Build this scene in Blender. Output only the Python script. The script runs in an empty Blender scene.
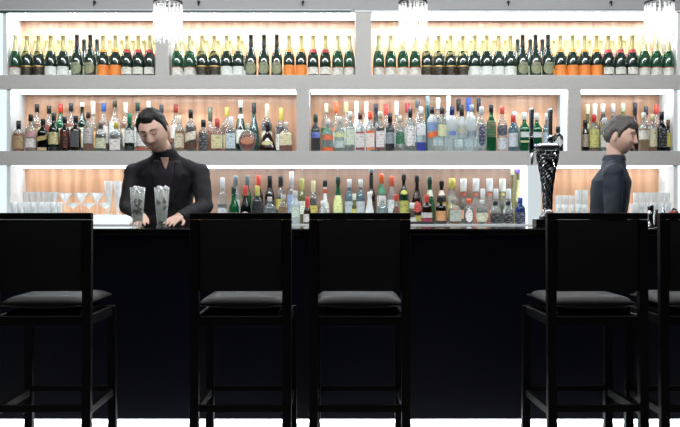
import bpy, bmesh, math, random
from mathutils import Vector, Matrix, Euler
from mathutils.bvhtree import BVHTree
random.seed(7)
S = bpy.context.scene
COL = S.collection
# ------------------------------------------------------------------ camera, world, lights, exposure
H = 1.16                      # eye height
F = 850.0                     # focal length in pixels (680 wide)
cam = bpy.data.cameras.new('camera'); camo = bpy.data.objects.new('camera', cam); COL.objects.link(camo)
cam.sensor_width = 36; cam.lens = 36 * F / 680; cam.clip_end = 60
camo.location = (0, 0, H); camo.rotation_euler = (math.pi / 2, 0, 0); S.camera = camo
W = bpy.data.worlds.new('world'); S.world = W; W.use_nodes = True
W.node_tree.nodes['Background'].inputs[0].default_value = (0.6, 0.75, 1, 1)
W.node_tree.nodes['Background'].inputs[1].default_value = 0.02
def area(name, loc, rot, sx, sy, power, col):
    l = bpy.data.lights.new(name, 'AREA'); l.shape = 'RECTANGLE'; l.size = sx; l.size_y = sy
    l.energy = power; l.color = col
    o = bpy.data.objects.new(name, l); COL.objects.link(o); o.location = loc; o.rotation_euler = rot
    return o
area('added_wash', (0, 4.45, 3.04), (math.radians(52), 0, 0), 6.2, 0.25, 104, (0.97, 0.98, 1))  # added lamp, out of view, brightens the shelf fronts and faces
area('added_fill', (0, 2.9, 3.04), (math.radians(12), 0, 0), 6.2, 0.3, 16, (0.95, 0.93, 1))  # added unseen fill lamp, lifts faces and seat tops from the front
S.view_settings.view_transform = 'Standard'; S.view_settings.look = 'None'
S.view_settings.exposure = 0.0; S.view_settings.gamma = 1; S.view_settings.use_curve_mapping = False
S.cycles.max_bounces = 10; S.cycles.transparent_max_bounces = 24; S.cycles.sample_clamp_indirect = 6
S.cycles.use_denoising = True

def PX(px, Y): return (px - 340) * Y / F
def PZ(py, Y): return H + (213.5 - py) * Y / F
# ------------------------------------------------------------------ materials
def lin(h):
    h = h.lstrip('#'); c = [int(h[i:i + 2], 16) / 255 for i in (0, 2, 4)]
    return tuple(x / 12.92 if x < .04045 else ((x + .055) / 1.055) ** 2.4 for x in c) + (1,)
_M = {}
def new(name):
    m = bpy.data.materials.new(name); m.use_nodes = True
    nt = m.node_tree
    return m, nt, nt.nodes['Principled BSDF'], nt.nodes['Material Output']
def mat(h, rough=.45, metal=0., coat=0., emit=0., bump=0., bscale=60, var=0., spec=.5):
    k = (h, rough, metal, coat, emit, bump, bscale, var, spec)
    if k in _M: return _M[k]
    m, nt, b, out = new('mat_' + h.strip('#'))
    c = lin(h)
    b.inputs['Base Color'].default_value = c; b.inputs['Roughness'].default_value = rough
    b.inputs['Metallic'].default_value = metal; b.inputs['Coat Weight'].default_value = coat
    b.inputs['Specular IOR Level'].default_value = spec
    if emit:
        b.inputs['Emission Color'].default_value = c; b.inputs['Emission Strength'].default_value = emit
    tc = nt.nodes.new('ShaderNodeTexCoord'); n = nt.nodes.new('ShaderNodeTexNoise')
    n.inputs['Scale'].default_value = bscale; nt.links.new(tc.outputs['Object'], n.inputs['Vector'])
    if bump:
        bp = nt.nodes.new('ShaderNodeBump'); bp.inputs['Strength'].default_value = bump; bp.inputs['Distance'].default_value = .002
        nt.links.new(n.outputs['Fac'], bp.inputs['Height']); nt.links.new(bp.outputs[0], b.inputs['Normal'])
    v = var or .06
    mx = nt.nodes.new('ShaderNodeMix'); mx.data_type = 'RGBA'
    mx.inputs['A'].default_value = tuple(x * (1 - v) for x in c[:3]) + (1,); mx.inputs['B'].default_value = tuple(min(1, x * (1 + v)) for x in c[:3]) + (1,)
    nt.links.new(n.outputs['Fac'], mx.inputs['Factor']); nt.links.new(mx.outputs['Result'], b.inputs['Base Color'])
    _M[k] = m
    return m
def glass(h, dens=.15, rough=.05, edge=.55, refr=.5, dark=.45):
    """thin tinted glass: see-through in the middle, glossy and denser towards grazing angles"""
    k = ('g', h, dens, rough, edge, refr, dark)
    if k in _M: return _M[k]
    m, nt, b, out = new('glass_' + h.strip('#')); c = lin(h)
    tr = nt.nodes.new('ShaderNodeBsdfTransparent'); tr.inputs[0].default_value = tuple(x ** .75 for x in c[:3]) + (1,)
    b.inputs['Base Color'].default_value = tuple(x * dark for x in c[:3]) + (1,); b.inputs['Roughness'].default_value = rough
    b.inputs['Specular IOR Level'].default_value = 1; b.inputs['Coat Weight'].default_value = .6; b.inputs['Coat Roughness'].default_value = .04
    gl = nt.nodes.new('ShaderNodeBsdfGlass'); gl.inputs['Color'].default_value = tuple(x ** .75 for x in c[:3]) + (1,)
    gl.inputs['Roughness'].default_value = rough * .5; gl.inputs['IOR'].default_value = 1.36
    g2 = nt.nodes.new('ShaderNodeMixShader'); g2.inputs[0].default_value = refr
    nt.links.new(tr.outputs[0], g2.inputs[1]); nt.links.new(gl.outputs[0], g2.inputs[2])
    lw = nt.nodes.new('ShaderNodeLayerWeight'); lw.inputs['Blend'].default_value = .35
    mr = nt.nodes.new('ShaderNodeMapRange'); mr.inputs['To Min'].default_value = dens; mr.inputs['To Max'].default_value = min(1, dens + edge)
    mx = nt.nodes.new('ShaderNodeMixShader')
    nt.links.new(lw.outputs['Facing'], mr.inputs['Value']); nt.links.new(mr.outputs[0], mx.inputs[0])
    nt.links.new(g2.outputs[0], mx.inputs[1]); nt.links.new(b.outputs[0], mx.inputs[2]); nt.links.new(mx.outputs[0], out.inputs[0])
    _M[k] = m
    return m
def label_mat(h, ink='#403830', amt=.6):
    k = ('l', h, ink, amt)
    if k in _M: return _M[k]
    m, nt, b, out = new('label_' + h.strip('#'))
    tc = nt.nodes.new('ShaderNodeTexCoord'); mp = nt.nodes.new('ShaderNodeMapping'); mp.inputs['Scale'].default_value = (1.3, 1, 8)
    n = nt.nodes.new('ShaderNodeTexNoise'); n.inputs['Scale'].default_value = 2.0; n.inputs['Detail'].default_value = 3
    rp = nt.nodes.new('ShaderNodeValToRGB'); rp.color_ramp.elements[0].position = .53; rp.color_ramp.elements[1].position = .62
    rp.color_ramp.elements[0].color = (0, 0, 0, 1); rp.color_ramp.elements[1].color = (amt, amt, amt, 1)
    mx = nt.nodes.new('ShaderNodeMix'); mx.data_type = 'RGBA'; mx.inputs['A'].default_value = lin(h); mx.inputs['B'].default_value = lin(ink)
    nt.links.new(tc.outputs['Generated'], mp.inputs[0]); nt.links.new(mp.outputs[0], n.inputs['Vector']); nt.links.new(n.outputs['Fac'], rp.inputs[0])
    nt.links.new(rp.outputs[0], mx.inputs['Factor']); nt.links.new(mx.outputs['Result'], b.inputs['Base Color'])
    b.inputs['Roughness'].default_value = .5
    _M[k] = m
    return m
def emis(h, s):
    k = ('e', h, s)
    if k in _M: return _M[k]
    m, nt, b, out = new('light_' + h.strip('#'))
    e = nt.nodes.new('ShaderNodeEmission'); e.inputs[0].default_value = lin(h); e.inputs[1].default_value = s
    nt.links.new(e.outputs[0], out.inputs[0]); _M[k] = m
    return m
def wood_mat(c0='#c08a68', c1='#e6b48f'):
    m, nt, b, out = new('veneer_wood')
    tc = nt.nodes.new('ShaderNodeTexCoord'); mp = nt.nodes.new('ShaderNodeMapping'); mp.inputs['Scale'].default_value = (14, 1, .9)
    n = nt.nodes.new('ShaderNodeTexNoise'); n.inputs['Scale'].default_value = 2; n.inputs['Detail'].default_value = 5
    w = nt.nodes.new('ShaderNodeTexWave'); w.wave_type = 'BANDS'; w.bands_direction = 'X'; w.inputs['Scale'].default_value = .23
    w.inputs['Distortion'].default_value = 3.5; w.inputs['Detail'].default_value = 3
    ad = nt.nodes.new('ShaderNodeMath'); ad.operation = 'MULTIPLY_ADD'; ad.inputs[1].default_value = .16
    rp = nt.nodes.new('ShaderNodeValToRGB')
    rp.color_ramp.elements[0].position = .3; rp.color_ramp.elements[0].color = lin(c0)
    rp.color_ramp.elements[1].position = .85; rp.color_ramp.elements[1].color = lin(c1)
    nt.links.new(tc.outputs['Object'], mp.inputs[0]); nt.links.new(mp.outputs[0], n.inputs['Vector']); nt.links.new(mp.outputs[0], w.inputs['Vector'])
    nt.links.new(w.outputs['Fac'], ad.inputs[0]); nt.links.new(n.outputs['Fac'], ad.inputs[2])
    nt.links.new(ad.outputs[0], rp.inputs[0]); nt.links.new(rp.outputs[0], b.inputs['Base Color'])
    b.inputs['Roughness'].default_value = .4; b.inputs['Coat Weight'].default_value = .35; b.inputs['Coat Roughness'].default_value = .1
    return m
WOOD = wood_mat(); WOODG = wood_mat('#947767', '#ab8a76')
BLACKLAC = mat('#0a0b12', .22, coat=.3)
PAINT = mat('#bdbcb8', .55)
WHITE = mat('#dfe2e0', .5)
CHROME = mat('#c9cdd0', .12, metal=1)
# ------------------------------------------------------------------ object helpers
def link(o, parent=None):
    COL.objects.link(o)
    if parent is not None: o.parent = parent
    return o
def thing(name, label, cat, loc=(0, 0, 0), rz=0, group=None):
    o = bpy.data.objects.new(name, None); o.empty_display_size = .05; o.location = loc; o.rotation_euler = (0, 0, rz)
    link(o); tag(o, label, cat, group)
    return o
def tag(o, label, cat, group=None):
    o['label'] = label; o['category'] = cat
    if group: o['group'] = group
    return o
def part(name, bm, m, parent=None, smooth=False, loc=None):
    me = bpy.data.meshes.new(name)
    if isinstance(bm, bmesh.types.BMesh):
        bmesh.ops.recalc_face_normals(bm, faces=bm.faces[:]); bm.to_mesh(me); bm.free()
    else:
        me.from_pydata(bm[0], [], bm[1]); me.update()
    if smooth:
        for p in me.polygons: p.use_smooth = True
    me.materials.append(m)
    o = bpy.data.objects.new(name, me)
    if loc: o.location = loc
    return link(o, parent)
def struct(name, bm, m):
    o = part(name, bm, m); o['kind'] = 'structure'
    return o
def bx(x0, x1, y0, y1, z0, z1, bev=0, bm=None, seg=2):
    b = bmesh.new()
    bmesh.ops.create_cube(b, size=1)
    for v in b.verts:
        v.co = Vector(((x0 + x1) / 2 + v.co.x * (x1 - x0), (y0 + y1) / 2 + v.co.y * (y1 - y0), (z0 + z1) / 2 + v.co.z * (z1 - z0)))
    if bev: bmesh.ops.bevel(b, geom=b.edges[:], offset=bev, segments=seg, affect='EDGES', profile=.5)
    if bm is None: return b
    me = bpy.data.meshes.new('t'); b.to_mesh(me); b.free(); bm.from_mesh(me); bpy.data.meshes.remove(me)
    return bm
def se(a, e):
    c, s = math.cos(a), math.sin(a); p = 2 / e
    return math.copysign(abs(c) ** p, c), math.copysign(abs(s) ** p, s)
def lathe(prof, n=20, sy=1.0):
    """prof rows (r, z[, exponent]) -> verts, faces"""
    V, Fc = [], []
    for row in prof:
        r, z = row[0], row[1]; e = row[2] if len(row) > 2 else 2
        for i in range(n):
            u, w = se(2 * math.pi * (i + .5) / n, e)
            V.append((u * r, w * r * sy, z))
    for k in range(len(prof) - 1):
        for i in range(n):
            j = (i + 1) % n
            Fc.append((k * n + i, k * n + j, (k + 1) * n + j, (k + 1) * n + i))
    return V, Fc
def rat(prof, z):
    for a, b in zip(prof, prof[1:]):
        if a[1] <= z <= b[1] and b[1] > a[1]:
            t = (z - a[1]) / (b[1] - a[1])
            return a[0] + (b[0] - a[0]) * t, (a[2] if len(a) > 2 else 2)
    return prof[-2][0], 2
def wrap(prof, z0, z1, A=70, sy=1., kind='band', eps=.0012, slant=0, nu=10, nv=6):
    """a paper label that follows the glass, facing -Y"""
    V, Fc = [], []
    for j in range(nv + 1):
        v = j / nv; wf = 1
        if kind == 'shield': wf = math.sqrt(max(0.02, 1 - abs(v * 2 - 1.1) ** 2.4 / 1.25)) if v < .55 else 1 - .45 * ((v - .55) / .45) ** 2
        if kind == 'oval': wf = math.sqrt(max(0.001, 1 - (2 * v - 1) ** 2))
        if kind == 'diamond': wf = max(.03, 1 - abs(2 * v - 1))
        for i in range(nu + 1):
            u = 2 * i / nu - 1
            z = z0 + v * (z1 - z0) + slant * u
            r, e = rat(prof, z); a = -math.pi / 2 + math.radians(A) * u * wf
            cx, cy = se(a, e)
            V.append((cx * (r + eps), cy * (r * sy + eps), z))
    for j in range(nv):
        for i in range(nu):
            p = j * (nu + 1) + i
            Fc.append((p, p + 1, p + nu + 2, p + nu + 1))
    return V, Fc
def add_tube(bm, pts, r, n=8, r1=None):
    """round bar through a list of points"""
    rings = []
    for k, p in enumerate(pts):
        p = Vector(p)
        d = (Vector(pts[min(k + 1, len(pts) - 1)]) - Vector(pts[max(k - 1, 0)])).normalized()
        a = d.orthogonal().normalized(); b2 = d.cross(a)
        rr = r if r1 is None else r + (r1 - r) * k / (len(pts) - 1)
        rings.append([bm.verts.new(p + a * math.cos(2 * math.pi * i / n) * rr + b2 * math.sin(2 * math.pi * i / n) * rr) for i in range(n)])
    for A_, B_ in zip(rings, rings[1:]):
        for i in range(n): bm.faces.new((A_[i], A_[(i + 1) % n], B_[(i + 1) % n], B_[i]))
    bm.faces.new(rings[0][::-1]); bm.faces.new(rings[-1])
    return bm
def copy_tree(o, parent=None):
    c = o.copy(); COL.objects.link(c)
    if parent is not None: c.parent = parent
    for ch in list(o.children): copy_tree(ch, c)
    return c
ORD = ['', 'first', 'second', 'third', 'fourth', 'fifth', 'sixth', 'seventh', 'eighth', 'ninth', 'tenth', 'eleventh', 'twelfth',
       'thirteenth', 'fourteenth', 'fifteenth', 'sixteenth', 'seventeenth', 'eighteenth', 'nineteenth', 'twentieth', 'twenty-first',
       'twenty-second', 'twenty-third', 'twenty-fourth', 'twenty-fifth', 'twenty-sixth']
# ------------------------------------------------------------------ the room
YF, YB = 6.49, 6.82          # front and back plane of the shelving
ZB = H - .082                # bar top
ZC = H - .077                # back counter top
struct('floor', bx(-4.2, 4.2, -2.5, 7.2, -.1, 0), mat('#d9d6d0', .35))
struct('ceiling', bx(-4.2, 4.2, -2.5, 7.2, 3.12, 3.22), mat('#6a6a6c', .7))
struct('wall_back', bx(-4.2, 4.2, 7.0, 7.2, 0, 3.12), mat('#5c5c5e', .7))
struct('wall_left', bx(-4.3, -4.2, -2.5, 7.2, 0, 3.12), mat('#2c2c30', .7))
struct('wall_right', bx(4.2, 4.3, -2.5, 7.2, 0, 3.12), mat('#2c2c30', .7))
struct('wall_front', bx(-4.2, 4.2, -2.6, -2.5, 0, 3.12), mat('#1c1c20', .7))
# ------------------------------------------------------------------ display shelving
SX = 3.3
z12, z13, z75, z89, z151, z165 = (PZ(v, YF) for v in (12, 13.2, 75, 89.3, 151, 165.2))
sh = thing('display_shelving', 'pale grey built-in back bar shelving with lit niches and wood back panels', 'shelving', (0, YF, ZC))
def sp(name, b, m):
    o = part(name, b, m, sh); o.location = (0, -YF, -ZC)
    return o
sp('fascia', bx(-SX, SX, YF, 6.99, z12, 3.118), mat('#a3a4a6', .55))
sp('shelf_board', bx(-SX, SX, YF, YB + .03, z89, z75, .0015), PAINT)
sp('shelf_board', bx(-SX, SX, YF, YB + .03, z165, z151, .0015), PAINT)
BAYS = [  # z bottom, z top, list of (x0 px, x1 px) openings at the front, light strength
    (z75, z12, [(5.4, 155.6), (168.3, 355.5), (371, 678.6)], 10.5, 'upper'),
    (z151, z89, [(9.5, 296.6), (309.2, 568.2), (581, 674.8)], 4.6, 'middle'),
    (ZC, z165, [(9.5, 528.6), (541, 674.8)], 2.7, 'lower')]
COOL = '#eef8ff'
for zb, zt, bays, st, nm in BAYS:
    for k, (a, b) in enumerate(bays):
        x0, x1 = PX(a, YF), PX(b, YF)
        if nm == 'lower' and k == 0:
            sp('back_panel', bx(x0 - .04, PX(200, YB), YB, YB + .02, zb, zt), WOOD)
            sp('back_panel', bx(PX(200, YB) + .001, x1 + .04, YB, YB + .02, zb, zt), WOODG)
        else: sp('back_panel', bx(x0 - .04, x1 + .04, YB, YB + .02, zb, zt), WOOD)
        sp('light_panel', bx(x0 + .01, x1 - .01, YF + .012, YF + .25, zt - .006, zt - .0005), emis(COOL, st * .62))
        sp('led_strip', bx(x0 + .012, x1 - .012, YF + (.22 if nm == 'lower' else .03), YF + (.24 if nm == 'lower' else .05), zt - .0095, zt - .0065), emis(COOL, st * 9))
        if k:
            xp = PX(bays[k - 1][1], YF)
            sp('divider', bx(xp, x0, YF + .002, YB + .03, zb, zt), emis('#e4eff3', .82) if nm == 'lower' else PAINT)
    eL, eR = (5.6, 678.4) if nm == 'upper' else (9.4, 674.8)
    sp('side_panel', bx(PX(eL, YF) - .03, PX(eL, YF), YF + .02, YB, zb, zt - .001), WHITE)
    sp('side_panel', bx(PX(eR, YF), PX(eR, YF) + .03, YF + .02, YB, zb, zt - .001), WHITE)
    sp('end_light', bx(-3.1, PX(eL, YF) - .0305, YF + .015, YF + .04, zb + .001, zt - .001), emis('#e2f6fb', 1.15))
    sp('end_light', bx(PX(eR, YF) + .0305, 3.1, YF + .015, YF + .04, zb + .001, zt - .001), emis('#e2f6fb', 1.15))
# glowing plates standing in for strongly lit side faces at the right ends of the middle bay and of the lower bay
sp('side_glow', bx(PX(568.2, YF) - .006, PX(568.2, YF) - .001, YF + .03, YF + .2, z151 + .005, z89 - .012), emis('#dff4fb', 1.6))
sp('side_glow', bx(PX(528.6, YF) - .006, PX(528.6, YF) - .001, YF + .03, YF + .26, ZC + .005, z165 - .012), emis('#dff4fb', 2.6))
# trim lines under the fascia
for a, b in ((-60, 152.5), (170.5, 351)):
    sp('fascia_trim', bx(PX(a, YF), PX(b, YF), YF - .006, YF - .0005, PZ(13.2, YF), PZ(10.6, YF)), mat('#1d2b2c', .3))
    sp('fascia_trim', bx(PX(a, YF), PX(b, YF), YF - .008, YF - .0005, PZ(10.5, YF), PZ(9.6, YF)), mat('#cfd8d8', .4))
sp('fascia_trim', bx(PX(355, YF), PX(760, YF), YF - .008, YF - .0005, PZ(12, YF), PZ(10.6, YF)), mat('#e6e8e6', .4))
sp('fascia_trim', bx(PX(440, YF), PX(760, YF), YF - .006, YF - .0005, PZ(10.5, YF), PZ(9.7, YF)), mat('#6d6f6f', .4))
WHR = ['over the middle of the top left bay', 'over the left part of the top middle bay', 'over the right part of the top middle bay',
       'just behind the middle chandelier', 'over the left part of the top right bay', 'over the right part of the top right bay']
for px, wh in zip((95, 199, 303, 407, 508, 610.5), WHR):
    t = thing('wall_fitting', 'small dark fitting on the fascia ' + wh, 'fitting', (PX(px, YF), YF, PZ(2.5, YF)), 0, 'small fittings along the fascia')
    bm = bmesh.new(); add_tube(bm, [(0, -.001, 0), (0, -.02, 0)], .011); part('base', bm, mat('#55585a', .3, metal=.8), t, True)
    bm = bmesh.new(); add_tube(bm, [(0, -.02, .004), (0, -.03, -.004), (0, -.03, -.02), (0, -.022, -.028)], .005); part('hook', bm, mat('#3c3f42', .3, metal=.8), t, True)
# back counter
bc = thing('back_counter', 'long white back counter with lit glassware stations under the shelving', 'counter', (0, 6.2, 0))
def bp_(name, b, m):
    o = part(name, b, m, bc); o.location = (0, -6.2, 0); return o
bp_('worktop', bx(-SX, SX, 6.18, YB - .0, ZC - .04, ZC - .0005, .002), mat('#cfd2d2', .12))
bp_('cabinet_front', bx(-SX, SX, 6.2, 6.985, .0, ZC - .041), mat('#3a3b40', .5))
ZP = PZ(215, 6.22)
bp_('light_box', bx(-2.52 + .01, PX(128, 6.3), 6.22, 6.60, ZC, ZP, .004), emis('#eaf8f8', 1.15))
bp_('light_box', bx(PX(550, 6.3), 2.54, 6.22, 6.60, ZC, ZP, .004), emis('#eaf8f8', 1.15))
# ------------------------------------------------------------------ bar counter
bar = thing('bar_counter', 'long black lacquered bar counter with glossy top and glowing toe kick', 'bar counter', (0, 4.64, 0))
def br(name, b, m):
    o = part(name, b, m, bar); o.location = (0, -4.64, 0); return o
br('countertop', bx(-3.6, 3.6, 4.62, 5.32, ZB - .035, ZB, .003), mat('#08090c', .06, coat=.5))
br('edge_strip', bx(-3.6, 3.6, 4.616, 4.6195, ZB - .007, ZB - .001), mat('#9a9c9e', .3, metal=1))
if 1:
    br('front_panel', bx(-3.6, 3.6, 4.64, 4.66, .036, ZB - .036, .002), mat('#080c20', .38, spec=.3))
br('carcass', bx(-3.6, 3.6, 4.72, 5.28, .0, ZB - .036), mat('#0b0b0f', .5))
br('carcass_top', bx(-3.6, 3.6, 4.6605, 4.7195, .07, ZB - .036), mat('#0b0b0f', .5))
br('kick_light', bx(-3.6, 3.6, 4.708, 4.7195, .001, .066), emis('#f4fbff', 14))
# ------------------------------------------------------------------ champagne bottles
CP = [(0, 0), (.040, 0), (.0435, .005), (.0435, .118), (.0405, .142), (.032, .170), (.0215, .196), (.0165, .222), (.0140, .25), (.0135, .283), (.0158, .285), (.0158, .294), (.013, .300), (0, .300)]
GREEN = glass('#46805f', .66, .06, .3, .3, .5); DKGREEN = glass('#3b4f45', .78, .06, .2, .3, .6)
GOLD = mat('#b3a976', .38, metal=.45, bump=.4, bscale=120); PALEGOLD = mat('#bdb88c', .38, metal=.4, bump=.3)
def foil_prof(z0, z1=.3035, e=.0014):
    out = []
    zz = [z0, (z0 + .222) / 2, .222, .25, .283, .2855, .294, .3005]
    for z in sorted(set(zz)):
        out.append((rat(CP, min(z, .2999))[0] + e, z))
    out.append((.009, .3035)); out.append((0, .3035))
    return out
KINDS = {
 'A': ('green champagne bottle with white red-edged label', 'green'),
 'B': ('dark champagne bottle with gold sash', 'dark'),
 'C': ('dark green champagne bottle with plain white label', 'dark'),
 'D': ('black-necked champagne bottle with olive shield label', 'dark'),
 'E': ('gold-foiled champagne bottle with orange label', 'dark'),
 'F': ('champagne bottle with red collar and small white label', 'dark')}
def champagne(kind):
    t = thing('champagne_bottle', 'x', 'bottle')
    part('glass_body', lathe(CP, 20), GREEN if kind == 'A' else DKGREEN, t, True)
    if kind == 'D':
        part('foil', lathe(foil_prof(.215)), mat('#27302e', .3, metal=.4), t, True)
        part('label', wrap(CP, .014, .098, 62, kind='shield', nv=12), label_mat('#8f9472', '#3c4028'), t, True)
    else:
        part('foil', lathe(foil_prof(.19 if kind in 'EF' else .178)), PALEGOLD if kind == 'A' else GOLD, t, True)
    if kind == 'A':
        part('label', wrap(CP, .006, .058, 88), label_mat('#e4e3d8'), t, True)
        part('label_edge', wrap(CP, .058, .064, 88, nv=1), mat('#a8402e'), t, True)
    if kind == 'B':
        part('label', wrap(CP, .010, .066, 80), label_mat('#15120f', '#b59a55', .3), t, True)
        part('label_edge', wrap(CP, .066, .073, 80, nv=1), mat('#caa867', .35, metal=.5), t, True)
        part('sash', wrap(CP, .148, .170, 75, slant=.022, nv=2), mat('#8f8454', .35, metal=.6), t, True)
    if kind == 'C': part('label', wrap(CP, .006, .068, 84), label_mat('#e9efe8', '#7d8b80', .4), t, True)
    if kind == 'E':
        part('label', wrap(CP, .004, .078, 86), label_mat('#f2923e', '#c4661c', .5), t, True)
        part('neck_label', wrap(CP, .172, .192, 80, eps=.0024), mat('#d0822e', .4), t, True)
    if kind == 'F':
        part('label', wrap(CP, .012, .062, 66), label_mat('#e9e8dc'), t, True)
        part('collar', wrap(CP, .166, .192, 70, eps=.0024), mat('#9c2f33', .4), t, True)
    return t
PROTO = {}
def put_champ(kind, x, y, z, label, group):
    if kind not in PROTO:
        PROTO[kind] = t = champagne(kind)
    else: t = copy_tree(PROTO[kind])
    x = min(max(x, PX(5.6, YF) + .0455), PX(678.4, YF) - .0455)
    t.location = (x, y, z + .0006); t.rotation_euler = (0, 0, random.uniform(-.12, .12))
    t.name = 'champagne_bottle'; t.scale = (1, 1, 1.075); tag(t, label, 'bottle', group)
ROW1 = [('left', [(13.5, 'A'), (26.9, 'B'), (38.6, 'B'), (50.9, 'C'), (63.2, 'C'), (76.9, 'D'), (90.3, 'D'), (103, 'E'), (115.4, 'E'), (127.0, 'F'), (138.3, 'F'), (149.7, 'F')]),
        ('middle', [(177.3, 'A'), (189.8, 'A'), (202.1, 'B'), (214.3, 'B'), (226.7, 'C'), (238.5, 'C'), (251, 'D'), (264, 'D'), (276.8, 'D'), (289.1, 'E'), (301.1, 'E'), (313.1, 'F'), (325.3, 'F'), (337.7, 'A'), (349.3, 'A')]),
        ('right', [(378.7, 'A'), (390.7, 'A'), (403, 'A'), (415, 'A'), (427, 'B'), (438.7, 'B'), (450.6, 'B'), (462.8, 'B'), (474.8, 'C'), (486.7, 'C'), (498.6, 'C'), (510.4, 'C'), (522.6, 'D'), (535.5, 'D'), (548, 'D'), (560.4, 'E'), (572.6, 'E'), (584.7, 'E'), (596.5, 'E'), (608.2, 'F'), (620.2, 'F'), (632.2, 'F'), (644.3, 'A'), (656.3, 'A'), (668.4, 'A')])]
YR1, YR2 = 6.565, 6.745
for bay, lst in ROW1:
    for i, (px, k) in enumerate(lst):
        x = PX(px, YR1)
        put_champ(k, x, YR1, z75, f"{KINDS[k][0]}, {ORD[i + 1]} in front row, top {bay} bay", 'champagne bottles on the top shelf')
    back = [(i, px, k) for i, (px, k) in enumerate(lst) if abs(px - 340) > 95]
    for j, (i, px, k) in enumerate(back):
        put_champ(k, PX(px, YR1), YR2, z75, f"champagne bottle standing behind the {ORD[i + 1]} front bottle from left, top {bay} bay", 'rear row of champagne bottles')
# ------------------------------------------------------------------ spirit bottles
# profiles: (radius as share of the body radius, or minus multiples of the neck radius; height share; exponent)
SH = {
 'std':   [(0, 0), (.92, 0), (1, .02), (1, .56), (.95, .61), (.72, .67), (-1.25, .73), (-1, .79), (-1, .96), (-1.12, .965), (-1.12, .995), (0, 1)],
 'long':  [(0, 0), (.92, 0), (1, .02), (1, .47), (.93, .53), (.62, .59), (-1.25, .65), (-1, .72), (-1, .96), (-1.12, .965), (-1.12, .995), (0, 1)],
 'slope': [(0, 0), (.92, 0), (1, .02), (1, .33), (.92, .45), (.72, .56), (.48, .66), (-1.1, .77), (-1, .85), (-1, .96), (-1.12, .965), (-1.12, .995), (0, 1)],
 'squat': [(0, 0), (.94, 0), (1, .025), (1, .56), (.9, .64), (.55, .71), (-1.1, .76), (-1, .8), (-1, .96), (-1.15, .965), (-1.15, .995), (0, 1)],
 'cone':  [(0, 0), (.9, 0), (1, .03), (.97, .2), (.82, .42), (.55, .6), (-1.35, .72), (-1.15, .8), (-1.15, .97), (0, 1)],
 'tri':   [(0, 0), (.93, 0), (1, .04), (.97, .14), (.80, .3), (.62, .45), (.42, .56), (-1.15, .64), (-1, .7), (-1, .95), (-1.15, .955), (-1.15, .995), (0, 1)],
 'bell':  [(0, 0), (.9, 0), (1, .04), (1, .34), (.86, .45), (.5, .53), (-1.1, .6), (-1, .68), (-1, .96), (-1.12, .965), (-1.12, .995), (0, 1)],
}
SH['square'] = [(a, b, 5 if (a > 0 and b < .62) else 2.6 if (a > 0) else 2) for a, b in SH['std']]
SH['sqsquat'] = [(a, b, 6 if (a > 0 and b < .6) else 2.6 if (a > 0) else 2) for a, b in SH['squat']]
SH['round'] = [(0, 0), (.45, 0)] + [(math.sqrt(max(0, 1 - ((z - .38) / .40) ** 2)), z) for z in (.02, .06, .12, .2, .3, .38, .46, .54, .62, .69, .73)] + [(-1.1, .77), (-1, .82), (-1, .96), (-1.12, .965), (-1.12, .995), (0, 1)]
GL = {'clr': glass('#f0f6f6', .14, .04, .45, .5, .6), 'pale': glass('#e6f4f3', .28, .08, .45), 'frost': glass('#e4eff2', .5, .35, .35, .5, .9), 'milk': mat('#e8ecea', .3, coat=.4),
      'grn': glass('#2f9e63', .5, .05), 'dgrn': glass('#1f4a34', .72, .05, .25), 'blk': mat('#08090b', .1, coat=.6), 'brn': glass('#3a2216', .75, .05, .2),
      'amb': glass('#b5713a', .42, .05), 'teal': glass('#3f7d78', .55, .08), 'blue': glass('#3a5a9c', .5, .05), 'lime': glass('#cdd08a', .5, .06),
      'ygr': glass('#c7c98a', .4, .06), 'sky': glass('#a9cfe0', .3, .06, .4), 'gry': glass('#7f8689', .35, .06, .4)}
LIQ = {'amb': glass('#cf7a34', .5, .1, .2, .3, .9), 'dk': glass('#4a2412', .78, .08, .2, .3, .8), 'red': glass('#c4592e', .5, .1, .2, .3, .9), 'gold': glass('#dca650', .45, .1, .2, .3, .9),
       'yel': glass('#bfae62', .5, .1, .2), 'crm': mat('#d8cdb0', .4), 'grn': glass('#3a9a5e', .55, .1, .2), 'clr': glass('#dce8ea', .12, .05, .2), 'or': mat('#f0703a', .4), 'blu': mat('#2a3ea8', .35)}
LABELS = set()
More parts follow.
